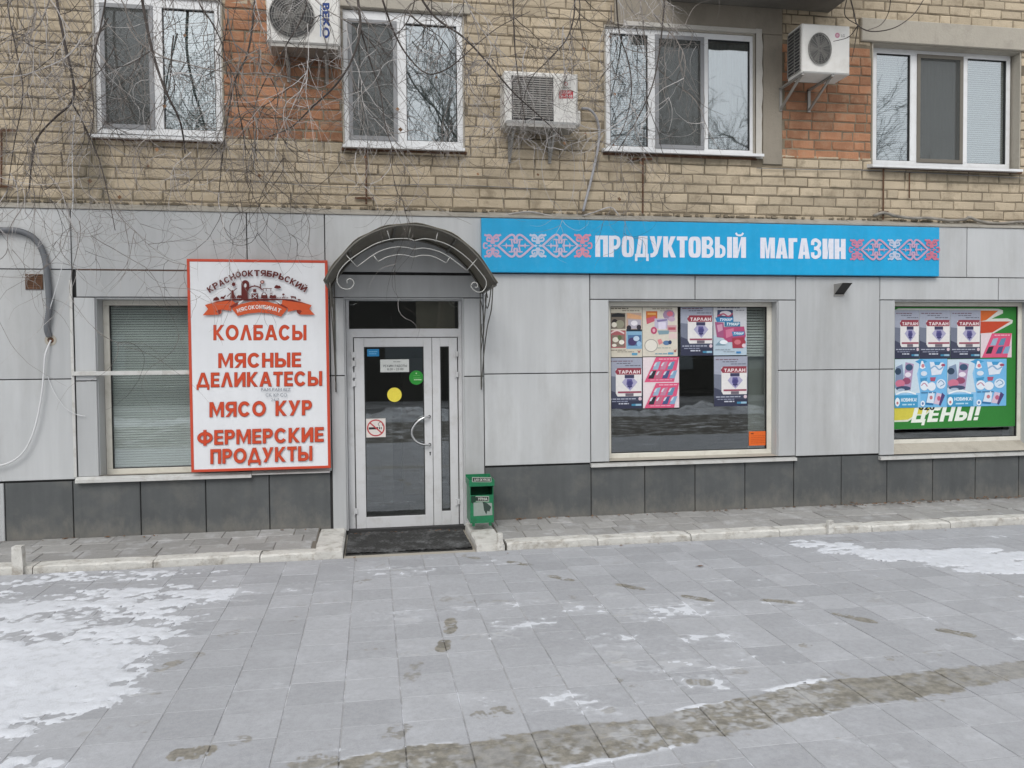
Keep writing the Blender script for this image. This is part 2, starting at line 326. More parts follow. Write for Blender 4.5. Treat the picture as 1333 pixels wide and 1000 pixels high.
ADV = dict(zip('КОЛБАСЫМЯНЕДИТУРФПЦВЙЬГЗЖ', (.86,1.02,.94,.80,.98,.95,1.12,1.08,.84,.84,.68,1.0,.88,.74,.90,.76,1.16,.84,.92,.80,.88,.78,.62,.76,1.2))); ADV[' '] = .5; ADV['!'] = .3
def geo_glyph(a, ch, x, c, w, e):
    """one heavy capital, cap height 1, v pointing down, stem w, all edges inset by e"""
    W_ = ADV[ch]; l, r, t, b = x+e, x+W_-e, e, 1-e; w = w-2*e; m = (l+r)/2
    R = lambda u0,v0,u1,v1: a.rect(u0,v0,u1,v1,c)
    def band(po, pi):
        y = a.nxt(); vs = []
        for p,q in zip(po,pi): vs += [a.P(*p,y), a.P(*q,y)]
        a.mb.add(vs, [(2*i,2*i+1,2*i+3,2*i+2) for i in range(len(po)-1)], a.mi(c))
    def arc(cx,cy,rx,ry,a0,a1,n=22): band([(cx+rx*math.cos(a0+(a1-a0)*k/n),cy+ry*math.sin(a0+(a1-a0)*k/n)) for k in range(n+1)], [(cx+(rx-w)*math.cos(a0+(a1-a0)*k/n),cy+(ry-w*.92)*math.sin(a0+(a1-a0)*k/n)) for k in range(n+1)])
    def bowl(l_,t_,r_,b_):
        R_ = (b_-t_)/2; rx = min(R_, r_-l_-.02); hw = w*.86; cy = (t_+b_)/2; A = [math.pi*(-.5+k/12) for k in range(13)]
        band([(l_,t_)]+[(r_-rx+rx*math.cos(q),cy+R_*math.sin(q)) for q in A]+[(l_,b_)], [(l_,t_+hw)]+[(r_-rx+max(rx-w,.01)*math.cos(q),cy+(R_-hw)*math.sin(q)) for q in A]+[(l_,b_-hw)])
    if ch == 'О': arc(m,.5,(r-l)/2,.5-e+.01,0,2*math.pi,30)
    elif ch == 'С': arc(m,.5,(r-l)/2,.5-e+.01,.62,2*math.pi-.62,26)
    elif ch == 'К': R(l,t,l+w,b); a.poly([(l+w,.40),(r-w*1.15,t),(r,t),(l+w+.16,.5),(r,b),(r-w*1.2,b),(l+w,.60)],c)
    elif ch == 'Л': a.poly([(l,b),(m-w*.5,t),(m,t),(m,t+w*1.4),(l+w*1.08,b)],c); a.poly([(r,b),(m+w*.5,t),(m,t),(m,t+w*1.4),(r-w*1.08,b)],c)
    elif ch == 'А': a.poly([(l,b),(m-w*.55,t),(m,t),(m,t+w*1.3),(l+w*1.05,b)],c); a.poly([(r,b),(m+w*.55,t),(m,t),(m,t+w*1.3),(r-w*1.05,b)],c); R(l+.2,.62+e,r-.2,.80-e)
    elif ch == 'Б': R(l,t,l+w,b); R(l+w,t,r-.06,t+w*.9); bowl(l+w,.40+e,r,b)
    elif ch == 'Р': R(l,t,l+w,b); bowl(l+w,t,r,.64-e)
    elif ch == 'Я': R(r-w,t,r,b); f0 = a.fn; a.fn = lambda u,v: f0(l+r-u,v); bowl(l+w,t,r,.64-e); a.fn = f0; a.poly([(l,b),(l+w*1.1,b),(r-w,.60),(r-w-.22,.60)],c)
    elif ch == 'Ь': R(l,t,l+w,b); bowl(l+w,.38+e,r,b)
    elif ch == 'Ы': R(l,t,l+w,b); bowl(l+w,.38+e,r-w-.07,b); R(r-w,t,r,b)
    elif ch == 'В': R(l,t,l+w,b); bowl(l+w,t,r-.04,.54); bowl(l+w,.46+e,r,b)
    elif ch == 'М': R(l,t,l+w*.95,b); R(r-w*.95,t,r,b); a.poly([(l+w*.95,t),(l+w*1.15,t),(m,.62),(m,b-.02),(l+w*.95,t+w*1.5)],c); a.poly([(r-w*.95,t),(r-w*1.15,t),(m,.62),(m,b-.02),(r-w*.95,t+w*1.5)],c)
    elif ch == 'Н': R(l,t,l+w,b); R(r-w,t,r,b); R(l+w,.40+e,r-w,.60-e)
    elif ch == 'П': R(l,t,l+w,b); R(r-w,t,r,b); R(l+w,t,r-w,t+w*.9)
    elif ch == 'Г': R(l,t,l+w,b); R(l+w,t,r,t+w*.9)
    elif ch == 'Т': R(m-w/2,t,m+w/2,b); R(l,t,m-w/2,t+w*.9); R(m+w/2,t,r,t+w*.9)
    elif ch == 'Е': R(l,t,l+w,b); R(l+w,t,r,t+w*.86); R(l+w,b-w*.86,r,b); R(l+w,.41+e,r-.04,.59-e)
    elif ch in 'ИЙ':
        R(l,t,l+w,b); R(r-w,t,r,b); a.poly([(l+w,b),(l+w,b-.42),(r-w,t),(r-w,t+.42)],c)
        if ch == 'Й': a.stroke([(m-.2,-.22),(m-.1,-.12),(m+.1,-.12),(m+.2,-.22)],.11,c)
    elif ch == 'Д': R(l,b-w*.8,r,b); R(l,b,l+w*.7,1.17-e); R(r-w*.7,b,r,1.17-e); a.poly([(l+.06,b-w*.8),(m-w*.55,t),(m,t),(m,t+w*1.1),(l+.06+w*.95,b-w*.8)],c); a.poly([(r-.06,b-w*.8),(m+w*.55,t),(m,t),(m,t+w*1.1),(r-.06-w*.95,b-w*.8)],c)
    elif ch == 'Ц': R(l,t,l+w,b); R(r-w*1.3,t,r-w*.3,b-w*.8); R(l+w,b-w*.8,r,b); R(r-w*.7,b,r,1.2-e)
    elif ch == 'У': a.poly([(l,t),(l+w*1.1,t),(m+.04,.42),(r-w*1.1,t),(r,t),(m-.08,b),(m-.08-w*1.1,b),(m-w*.55,.66)],c)
    elif ch == 'Ф': R(m-w/2,-.03,m+w/2,1.03); arc(m,.5,(r-l)/2,.40-e,0,2*math.pi,28)
    elif ch == 'Ж': R(m-w/2,t,m+w/2,b); a.poly([(l,t),(l+w,t),(m-w/2,.44),(m-w/2,.56),(l+w,b),(l,b),(m-w,.5)],c); a.poly([(r,t),(r-w,t),(m+w/2,.44),(m+w/2,.56),(r-w,b),(r,b),(m+w,.5)],c)
    elif ch == 'З': bowl(l+.04,t,r-.04,.54); bowl(l,.46+e,r,b)
    elif ch == '!': R(m-w/2,t,m+w/2,.68); R(m-w/2,.78,m+w/2,b)
def geo_text(a, txt, u0, v0, u1, v1, c, w=.23, shear=0., dv=0., e=0., gap=.10, quad=None):
    tot = sum(ADV[q] for q in txt)+gap*(len(txt)-1); f0 = a.fn
    a.fn = quad or (lambda x,y: f0(u0+(u1-u0)*x/tot+shear*(1-y), v0+(v1-v0)*y+dv*x/tot)); x = 0.
    for ch in txt:
        if ch != ' ': geo_glyph(a, ch, x, c, w, e)
        x += ADV[ch]+gap
    a.fn = f0

def wall_holes(x0, x1, z0, z1, holes, y0, y1, mb, mi=0):
    xs = sorted({x0,x1}|{min(max(h[i],x0),x1) for h in holes for i in (0,1)}); zs = sorted({z0,z1}|{min(max(h[i],z0),z1) for h in holes for i in (2,3)})
    for i in range(len(xs)-1):
        for k in range(len(zs)-1):
            cx, cz = (xs[i]+xs[i+1])/2, (zs[k]+zs[k+1])/2
            if xs[i+1]-xs[i] > 1e-5 and zs[k+1]-zs[k] > 1e-5 and not any(h[0]<cx<h[1] and h[2]<cz<h[3] for h in holes):
                mb.box(xs[i], xs[i+1], y0, y1, zs[k], zs[k+1], mi)

# ------------------------------------------------------------------ key heights and edges (metres)
ZTOP = 3.135; ZJ = Z(768,357); ZHD = Z(900,390.3); ZMID = Z(768,485.5); ZLOW = Z(768,603)
YB = .08                                               # brick face
XL, XR = -6.4, 9.6
bld = thing('apartment_building', 'pale brick apartment block with grey panelled shop front on its ground floor', 'building')
# openings: name -> hole in outer face (x0,x1,z0,z1)
def hole(l, t, r, b, y): 
    return (X(l,(t+b)/2,y), X(r,(t+b)/2,y), Z((l+r)/2,b,y), Z((l+r)/2,t,y))
H1 = hole(121,-6,290,180,YB); H2 = hole(445.5,13,604,194,YB); H3 = hole(787,38,983,201,YB); H4 = hole(1135.5,61,1329,219,YB)
S1 = (X(125,500), X(404,500), Z(130,622), Z(130,387)); S2 = (X(792,500), X(1014,500), Z(900,598), ZHD); S3 = (X(1164,500), X(1343,500), Z(1240,590), ZHD+.005)
DR = (X(449.4,530), X(605,530), -.02, Z(530,387.5))
UP = [H1,H2,H3,H4]; LO = [S1,S2,S3,DR]
w = MB(); wall_holes(XL, XR, ZTOP-.02, 6.7, UP, YB+.009, .42, w, 0); w.build('upper_wall', M['mortar'], bld)
w = MB(); wall_holes(XL, XR, -.3, ZTOP-.02, LO, .03, .42, w, 0); w.build('lower_wall', M['subwall'], bld)

# ---- rooms behind
w = MB()
def roombox(mb, x0,x1,y0,y1,z0,z1):
    mb.add([(x0,y0,z0),(x1,y0,z0),(x1,y1,z0),(x0,y1,z0),(x0,y0,z1),(x1,y0,z1),(x1,y1,z1),(x0,y1,z1)], [(1,2,6,5),(2,3,7,6),(3,0,4,7),(4,5,6,7),(3,2,1,0)])
for h in UP: roombox(w, h[0]-.6, h[1]+.5, .42, 2.2, h[2]-.7, h[3]+.3)
w.build('room_interior', M['room'], bld)
w = MB()
for h in (S1,S2,S3): roombox(w, h[0]-.3, h[1]+.3, .42, 4.5, -.1, 2.9)
roombox(w, DR[0]-.2, DR[1]+.1, .42, 3.5, -.05, 2.8)
w.build('shop_interior', M['dark'], bld)
# shelving dimly visible inside the right shop window and the door
w = MB()
for k in range(5): w.box(S2[0]-.2, S2[1]+.2, 2.2, 2.6, .3+.45*k, .33+.45*k)
w.box(DR[0]+.1, DR[0]+.5, 1.6, 2.2, -.05, 1.1); w.box(DR[1]-.55, DR[1]-.1, 2.2, 2.6, -.05, 1.7)
w.build('shop_shelf', mat('shelf', (.2,.19,.17), .7), bld)

# ------------------------------------------------------------------ bricks
def rects(x0, x1, z0, holes, hrow, orange=False):
    """one course of bricks, x lengths laid at random from stretchers and headers, cut at the openings"""
    out = []; x = x0 - random.uniform(0, .26)
    while x < x1:
        l = random.choice((.254,.254,.254,.25,.257,.125,.254)) if not orange else random.choice((.25,.255,.25,.12,.2))
        a, b = max(x, x0), min(x+l, x1); x += l+.011
        segs = [(a, b, z0, z0+hrow)]
        for h in holes:
            ns = []
            for (p,q,c,d) in segs:
                if q <= h[0]-.004 or p >= h[1]+.004 or d <= h[2] or c >= h[3]: ns.append((p,q,c,d)); continue
                ov = min(d,h[3])-max(c,h[2])
                if ov < .012: ns.append((p,q,c,d)); continue
                if p < h[0]-.01: ns.append((p,h[0]-.006,c,d))
                if q > h[1]+.01: ns.append((h[1]+.006,q,c,d))
                m0, m1 = max(p,h[0]), min(q,h[1])
                if d > h[3]+.02: ns.append((m0,m1,h[3]+.006,d))
                elif c < h[2]-.02: ns.append((m0,m1,c,h[2]-.006))
            segs = ns
        out += [s for s in segs if s[1]-s[0] > .035 and s[3]-s[2] > .02]
    return out
OL = hole(291,10,445,178,YB); OR_ = hole(1018,56,1134.5,203,YB)
PLS = [hole(985,-60,1018,216,YB), hole(800,10,1080,41,YB), hole(1119,26,1420,50,YB)]
PLS[1] = (X(800,20,YB), X(1018,30,YB), H3[3], Z(985,10,YB)); LINT = (X(1120,40,YB), XR-.1, H4[3], Z(1180,28,YB)); PLS[2] = LINT
PLS[0] = (H3[1], X(1018,100,YB), Z(1000,214,YB), PLS[1][2]+.0)
allh = UP+PLS
B = []
ROW = .1035; z = 3.327-ROW*2
while z < 6.6:
    B += [(r,'brick') for r in rects(XL, XR, z+.006, allh+[OL,OR_], ROW-.013)]; z += ROW
for reg in (OL, OR_):
    z = 3.327-ROW*2
    while z < 6.6:
        if z > reg[2]-.06 and z < reg[3]-.03:
            B += [(r,'orange') for r in rects(reg[0]+.004+random.choice((0,0,.03))*(reg is OR_), reg[1]-.004, z+.006, UP+PLS, ROW-.013, True)]
        z += ROW
def inview(x, y, z_):
    v = RM.transposed() @ (Vector((x,y,z_))-CAM); return v.y > 0 and abs(v.x/v.y*F) < 690 and v.z/v.y*F < 520, 1/v.y
def key(b):
    r = b[0]; ok, s = inview((r[0]+r[1])/2, YB, (r[2]+r[3])/2); return (not ok, -(s*s*(r[1]-r[0])*(r[3]-r[2])))
B.sort(key=key)
protos = {}
for kk in ('brick','orange'):
    protos[kk] = []
    for _ in range(9):
        m = MB(); m.cbox(-.5*.25, .5*.25, 0, .05, -.045, .045, .007, 0, .005); o = m.build('brick', M[kk], bld); protos[kk].append(o.data); bpy.data.objects.remove(o)
rest = MB()
for i, (r, kk) in enumerate(B):
    lx, lz = r[1]-r[0], r[3]-r[2]
    if i < 300:
        o = inst(random.choice(protos[kk]), 'brick', ((r[0]+r[1])/2, YB+random.uniform(-.003,.004), (r[2]+r[3])/2), bld, (lx/.25, 1, lz/.09))
        o.rotation_euler = (0, random.uniform(-.006,.006), 0)
    else:
        d = random.uniform(-.003,.004); rest.cbox(r[0], r[1], YB+d, YB+.05, r[2], r[3], .007, 0 if kk=='brick' else 1, .005)
kind(rest.build('brickwork', [M['brick'], M['orange']], bld), 'stuff')
# plaster and concrete around the right windows
m = MB(); m.cbox(PLS[1][0], PLS[1][1], YB-.012, YB+.02, PLS[1][2]+.003, PLS[1][3], .004); m.build('plaster_panel', M['plaster'], bld)
m = MB(); m.cbox(PLS[0][0]+.09, PLS[0][1], YB-.008, YB+.02, PLS[0][2], PLS[0][3], .004); m.build('plaster_panel', M['plaster'], bld)
m = MB(); m.cbox(LINT[0], LINT[1], YB-.03, .30, LINT[2], LINT[3], .008); m.build('concrete_lintel', M['concrete'], bld)
def lint2(l,t,r,b):
    m = MB(); h = hole(l,t,r,b,YB-.01); m.cbox(h[0],h[1],YB-.02,.2,h[2],h[3],.006); m.build('concrete_lintel', M['concrete'], bld)
lint2(440,0,612,13.5)
# reveals of upper windows
for h in UP:
    m = MB(); t = .012
    for a in ((h[0]-.001,h[0]+t),(h[1]-t,h[1]+.001)): m.box(a[0],a[1],YB+.004,.40,h[2],h[3])
    m.box(h[0]+t,h[1]-t,YB+.004,.40,h[3]-t,h[3]+.001); m.build('reveal', M['concrete'], bld)
# uneven white render band round the third window
m = MB(); xb = H3[1]; pts = []
for k in range(16):
    z_ = H3[2]-.02+(H3[3]+.05-H3[2]+.02)*k/15; pts.append((xb+.075+random.uniform(-.008,.008), z_))
m.add([(xb+.002,YB-.016,p[1]) for p in pts]+[(p[0],YB-.016,p[1]) for p in pts]+[(p[0],YB+.01,p[1]) for p in pts], [(i,16+i,17+i,i+1) for i in range(15)]+[(16+i,32+i,33+i,17+i) for i in range(15)])
xa = X(812,30,YB); zt = H3[3]
m.box(xa, xb+.001, YB-.0165, YB+.01, zt+.002, zt+.045); m.build('render_band', mat('render_band', (.50,.48,.44), .9, var=.08, bump=.6, bscale=30), bld)
# balcony slab above
bx0, bx1 = X(868,8,YB), X(1079,10,YB); bz = PLS[1][3]
m = MB(); m.box(bx0, bx1, -1.0, YB+.05, bz, bz+.14); m.build('balcony_slab', mat('slab', (.16,.15,.13), .9, var=.2, dirt=(.08,.07,.06), damt=.6, bump=.5), bld)
m = MB(); m.box(bx0+.02, bx1-.02, -.98, -.93, bz+.14, bz+1.1); m.box(bx0+.02,bx0+.06,-.93,YB,bz+.14,bz+1.1); m.box(bx1-.06,bx1-.02,-.93,YB,bz+.14,bz+1.1); m.build('balcony_parapet', M['plaster'], bld)
# flashing on top of cladding
m = MB(); n_ = 40
for i in range(n_):
    x0 = XL+(XR-XL)*i/n_; x1 = XL+(XR-XL)*(i+1)/n_-.002; d = random.uniform(-.006,.006)
    m.add([(x0,-.012,ZTOP+.002),(x1,-.012,ZTOP+.002),(x1,YB+.004,ZTOP+.055+d),(x0,YB+.004,ZTOP+.055+d),(x0,-.012,ZTOP-.016),(x1,-.012,ZTOP-.016)], [(0,1,2,3),(4,5,1,0)])
m.build('flashing', M['flash'], bld)
# mortar crumbs along the top of the flashing
m = MB()
for k in range(420):
    x = random.uniform(XL, XR); s = random.uniform(.006,.02); m.box(x, x+s*2.2, YB-.012-s*.5, YB+.01, ZTOP+.05, ZTOP+.056+s)
kind(m.build('mortar_crumbs', M['mortar'], bld), 'stuff')

# ------------------------------------------------------------------ cladding panels
gap = .009
def panel(x0, x1, z0, z1, y=0., m='panel', name='cladding_panel', th=.022, c=.004):
    mb = MB(); mb.cbox(x0+gap/2, x1-gap/2, y+random.uniform(-.0008,.0008), y+th, z0+gap/2, z1-gap/2, c); return mb.build(name, M[m], bld)
xs = [XL+.1, -4.75, X(92,300), X(321,300), X(422.5,300), X(627,300), X(768,400), X(905,400), X(1036,400), X(1145.5,400), X(1259,320), X(1363,400), X(1480,400), XR-.1]
zm_l = Z(92,493.5)
for a, b in zip([xs[0],xs[1],xs[2],xs[3],xs[4],xs[5],xs[6],xs[8],xs[10],xs[11]], [xs[1],xs[2],xs[3],xs[4],xs[5],xs[6],xs[8],xs[10],xs[11],xs[13]]): panel(a, b, ZJ, ZTOP-.012)
for a, b in ((xs[0],xs[1]),(xs[1],xs[2])): panel(a,b,zm_l,ZJ); panel(a,b,ZLOW,zm_l)
xsl = X(98,500); xdl = X(431,530); xdr = X(630,500)
panel(xs[2]+.03, X(250,360), S1[3], ZJ); panel(X(250,360), xs[4], S1[3], ZJ); panel(xs[4], xdl, S1[3], ZJ)
panel(xsl, S1[0]+gap, zm_l-.02, S1[3]); panel(xsl, S1[0]+gap, ZLOW+.02, zm_l-.02)
panel(S1[1]-gap, xdl, zm_l, S1[3]); panel(S1[1]-gap, xdl, ZLOW, zm_l)
panel(xdl, xdr, DR[3], ZJ-.02, .004)
panel(xdl, DR[0]+gap/2, zm_l, DR[3]); panel(xdl, DR[0]+gap/2, -.02, zm_l)
panel(DR[1]-gap/2, xdr, Z(617,490), DR[3]); panel(DR[1]-gap/2, xdr, .0, Z(617,490))
panel(xdr, xs[6], ZMID, ZJ); panel(xdr, xs[6], ZLOW, ZMID)
panel(xs[6], xs[7], S2[3], ZJ); panel(xs[7], xs[8], S2[3], ZJ)
panel(xs[6], S2[0]+gap, ZMID, S2[3]); panel(xs[6], S2[0]+gap, S2[2]-.0, ZMID)
panel(S2[1]-gap, xs[8], ZMID, S2[3]); panel(S2[1]-gap, xs[8], S2[2], ZMID)
panel(xs[8], xs[9], ZMID, ZJ); panel(xs[8], xs[9], ZLOW, ZMID)
panel(xs[9], X(1300,370), S3[3], ZJ); panel(X(1300,370), xs[11], S3[3], ZJ)
panel(xs[9], S3[0]+gap, ZMID, S3[3]); panel(xs[9], S3[0]+gap, S3[2], ZMID)
panel(S3[1]-gap, xs[11], ZMID, S3[3]); panel(S3[1]-gap, xs[11], S3[2], ZMID)
for a, b in ((xs[11],xs[12]),(xs[12],xs[13])): panel(a,b,ZMID,ZJ); panel(a,b,ZLOW,ZMID)
m = MB(); m.box(xs[2]+.04, X(244,347), -.002, .012, ZJ-.004, ZJ+.0035); m.build('rusty_trim', M['rust'], bld)
# plinth panels, slightly set back
pz = ZLOW-.012
pl = [X(6,670),X(95,670),X(183,670),X(268,670),X(351,670),X(431,660)]
panel(XL+.1, pl[0]-.8, -.03, pz, .012,'plinth','plinth_panel'); panel(pl[0]-.8, pl[0]-.10, -.03, pz, .012,'plinth','plinth_panel'); panel(pl[0]-.10, pl[0], -.0, pz, .002,'panel','cladding_panel')
for a, b in zip(pl[:-1], pl[1:]): panel(a,b,-.04,pz,.012,'plinth','plinth_panel')
pr_ = [xdr, X(700,640), X(770,640), X(840,640), X(905.5,640), X(970.5,640), X(1034,640), X(1096,640), X(1155.5,640), X(1215,640), X(1270.5,640), X(1327,640)]
while pr_[-1] < XR-.5: pr_.append(pr_[-1]+.52)
for i, (a, b) in enumerate(zip(pr_[:-1], pr_[1:])):
    if i == 0: panel(a, pr_[2], -.0, pz, .012,'plinth','plinth_panel'); continue
    if i == 1: continue
    panel(a,b,-.0,pz,.012,'plinth','plinth_panel')
# metal reveals of the shop openings
def reveal(h, y1, bot=True):
    m = MB(); t = .014
    m.box(h[0], h[0]+t, .0235, y1, h[2], h[3]); m.box(h[1]-t, h[1], .0235, y1, h[2], h[3]); m.box(h[0]+t, h[1]-t, .0235, y1, h[3]-t, h[3])
    m.build('reveal', M['panel'], bld)
for h in LO: reveal(h, .42)
# long sills under the shop windows
def sill(x0, x1, zt, y0, y1, mname='sill', nm='sill', th=.03):
    m = MB(); m.add([(x0,y0,zt-.012),(x1,y0,zt-.012),(x1,y1,zt+.012),(x0,y1,zt+.012),(x0,y0,zt-.012-th),(x1,y0,zt-.012-th),(x1,y1,zt-.012-th),(x0,y1,zt-.012-th)], [(0,1,2,3),(4,5,1,0),(7,6,5,4),(5,6,2,1),(4,0,3,7)])
    return m.build(nm, M[mname], bld)
sill(xsl-.01, X(328,620), ZLOW+.012, -.045, .0); sill(X(328,620)+.004, xdl-.02, ZLOW+.018, -.030, .0, th=.014)
sill(xs[6]-.004, xs[8]+.0, S2[2]-.006, -.035, .14); sill(xs[9]-.002, xs[11], S3[2]-.006, -.035, .14)

# ------------------------------------------------------------------ windows
def window(name, x0, x1, z0, z1, yf, frame_m, fr, mull, gl, kinds, top=None, dep=.06, lab=None, sashes=None):
    """outer frame, mullions, per light: sash ring, rubber, pane, optional net / blind / curtain"""
    o = MB(); t = fr; tt = top or fr
    o.cbox(x0,x1,yf,yf+dep,z0,z0+t,.004); o.cbox(x0,x1,yf,yf+dep,z1-tt,z1,.004); o.cbox(x0,x0+t,yf+.0004,yf+dep,z0+t,z1-tt,.004); o.cbox(x1-t,x1,yf+.0004,yf+dep,z0+t,z1-tt,.004)
    for a, b in mull: o.cbox(a,b,yf+.0006,yf+dep,z0+t,z1-tt,.004)
    F_ = o.build('window', M[frame_m], bld)
    if lab: F_['label'] = lab
    ed = [x0+t]+[e for ab in mull for e in ab]+[x1-t]
    for i, k in enumerate(kinds):
        a, b = ed[2*i], ed[2*i+1]; c, d = z0+t, z1-tt
        r = MB(); rt = .007
        for q in ((a,b,c,c+rt),(a,b,d-rt,d),(a,a+rt,c+rt,d-rt),(b-rt,b,c+rt,d-rt)): r.box(q[0],q[1],yf+.012,yf+.04,q[2],q[3])
        r.build('gasket', M['rubber'], F_)
        p = MB(); p.box(a+rt-.002,b-rt+.002,yf+.028,yf+.034,c+rt-.002,d-rt+.002); p.build('pane', M['glass_net' if 'net' in k else gl], F_)
        if 'net' in k:
            nm = 'net_brown' if 'brown' in k else 'net_frame'; s = MB(); w_ = .042; yn = yf-.012; e = .012
            for q in ((a-e,b+e,c-e,c-e+w_),(a-e,b+e,d+e-w_,d+e),(a-e,a-e+w_,c-e+w_,d+e-w_),(b+e-w_,b+e,c-e+w_,d+e-w_)): s.cbox(q[0],q[1],yn,yf-.0006,q[2],q[3],.003)
            s.build('net_frame', M[nm], F_); s = MB(); s.add([(a+w_-e,yn+.006,c+w_-e),(b-w_+e,yn+.006,c+w_-e),(b-w_+e,yn+.006,d-w_+e),(a+w_-e,yn+.006,d-w_+e)], [(0,1,2,3)]); s.build('insect_net', M['net'], F_)
        if 'blind' in k:
            s = MB(); zz = c-.01; yb = yf+.055
            while zz < d:
                tl = random.gauss(0,.0022); s.add([(a-.01,yb-.004+tl,zz),(b+.01,yb-.004-tl,zz+random.gauss(0,.001)),(b+.01,yb+.008,zz+.021),(a-.01,yb+.008,zz+.021)], [(0,1,2,3)]); zz += .024
            s.build('blind', M['blind_w' if 'white' in k else 'blind'], F_)
        if 'curtain' in k:
            s = MB(); N = 70; v = []
            for j in range(N+1):
                x = a-.02+(b-a+.04)*j/N; y = yf+.16+.022*math.sin(j*.9+math.sin(j*.23)*2); v += [(x,y,c-.02),(x,y,d+.02)]
            s.add(v, [(2*j,2*j+2,2*j+3,2*j+1) for j in range(N)]); s.build('curtain', M['curtain'], F_, True)
    return F_
def upwin(l, t, r, b, yf, mull_px, fr, kinds, top, frame='pvc'):
    h = hole(l,t,r,b,yf); ym = (t+b)/2
    return window('w', h[0], h[1], h[2], h[3], yf, frame, fr, [(X(p,ym,yf), X(q,ym,yf)) for p,q in mull_px], 'glass_up', kinds, top)
upwin(124,-4,288.5,176,.11,[(198.5,212)],.06,['net','blind'],.10)
upwin(447,17,602.5,190.5,.11,[(515.5,529)],.06,['net','curtain'],.10)
upwin(788.5,41,982,199,.11,[(843.5,854),(915,922)],.05,['blindwhite','netcurtain','curtain'],.06)
upwin(1136,67,1315,217,.20,[(1185,1194.5),(1252,1259.5)],.05,['blindwhite','netbrown curtain','blindwhite'],.06)
for (l, r, yy, y0, dy) in ((115.5,290,180,-.02,0),(446,605.5,193,-.02,0),(786,995,199.5,-.01,0),(1136,1332,220,-.03,0)):
    m = MB(); x0, x1 = X(l,yy,y0), X(r,yy,y0); zt = Z((l+r)/2, yy-3, y0)
    m.add([(x0,y0,zt),(x1,y0,zt),(x1,YB+.05,zt+.035),(x0,YB+.05,zt+.035),(x0,y0,zt-.028),(x1,y0,zt-.028),(x0,YB+.05,zt-.01),(x1,YB+.05,zt-.01)], [(0,1,2,3),(4,5,1,0),(6,7,5,4),(5,7,2,1),(4,0,3,6)])
    m.build('window_sill', M['pvc'], bld)
# dark brown strip beneath each upper sill
for h in UP: m = MB(); m.box(h[0]-.02, h[1]+.02, YB-.006, YB+.02, h[2]-.035, h[2]-.006); m.build('sill_strip', M['rust'], bld)
YG = .15
def shopwin(h, y, fr, kinds, bottom_px, mull=[], lab=None):
    return window('s', h[0]+.014, h[1]-.014, bottom_px, h[3]-.014, y, 'cream', fr, mull, 'glass_shop', kinds, fr*.9, .07, lab)
w1 = shopwin(S1, .20, .055, ['blind'], Z(145,618,.2))
w2 = shopwin(S2, .135, .055, [''], Z(900,594,.135)); w3 = shopwin(S3, .135, .05, [''], Z(1240,576,.135))
m = MB(); m.add([(S1[0],.0,ZLOW+.03),(S1[1],.0,ZLOW+.03),(S1[1],.2,Z(145,618,.2)+.002),(S1[0],.2,Z(145,618,.2)+.002)], [(0,1,2,3)]); m.build('inner_sill', M['concrete'], w1)
for h, b in ((S2, Z(900,594,.135)), (S3, Z(1240,576,.135))):
    m = MB(); m.add([(h[0],-.0,h[2]+.008),(h[1],-.0,h[2]+.008),(h[1],.137,b+.002),(h[0],.137,b+.002)], [(0,1,2,3)]); m.build('inner_sill', M['concrete'], w2 if h is S2 else w3)
# partial blind + grey board inside the middle shop window
m = MB(); xa, xb_ = X(972,430,.26), X(1003,430,.26); zz = Z(985,460,.26)
z0_ = zz
while zz < S2[3]: m.add([(xa,.256,zz),(xb_,.256,zz),(xb_,.268,zz+.024),(xa,.268,zz+.024)], [(0,1,2,3)]); zz += .03
m.box(xa, xb_, .25, .27, z0_-.035, z0_-.005); m.build('blind', M['blind'], w2)
m = MB(); m.box(X(974,500,.30), X(1010,500,.30), .30, .31, Z(985,583,.3), z0_-.04); m.build('inner_board', mat('board', (.34,.36,.34), .8, var=.1), w2)
# mounting rail and corner profile beside the left shop window
rl = thing('metal_rail', 'thin pale metal rail crossing the left shop window towards the red bordered sign', 'rail', (xs[2],0,zm_l))
m = MB(); m.cbox(X(93,486,-.03), X(250,486,-.03), -.035, -.012, Z(170,488.5,-.03), Z(170,483,-.03), .003); m.build('rail', M['sill'], rl)
m = MB(); m.cbox(X(95,490)-.012, X(95,490)+.014, -.011, .0, ZLOW+.02, ZJ-.1, .003); m.build('upright', M['sill'], rl)

# ------------------------------------------------------------------ entrance door
YD = .12
def dx(p, q=560): return X(p,q,YD)
def dz(q, p=530): return Z(p,q,YD)
xl, xr = dx(452.5), dx(602.5); zb = dz(689.5); zt = dz(388.5)
D = MB(); m = D
m.cbox(xl, xr, YD+.0005, YD+.07, dz(439), dz(428), .003)
m.cbox(xl, dx(461.2), YD, YD+.07, zb, dz(434), .003); m.cbox(dx(597.3), xr, YD, YD+.07, zb, dz(434), .003); m.cbox(xl, xl+.03, YD+.0003, YD+.07, dz(434), zt, .003); m.cbox(xr-.03, xr, YD+.0003, YD+.07, dz(434), zt, .003); m.cbox(xl+.03, xr-.03, YD, YD+.07, zt-.022, zt, .003)
door = m.build('entrance_door', M['door'], bld); door['label'] = 'white framed glass entrance door with narrow side leaf'
m = MB(); m.box(xl+.035, xr-.035, YD+.03, YD+.036, dz(428), zt-.022); m.build('transom_pane', M['glass_shop'], door)
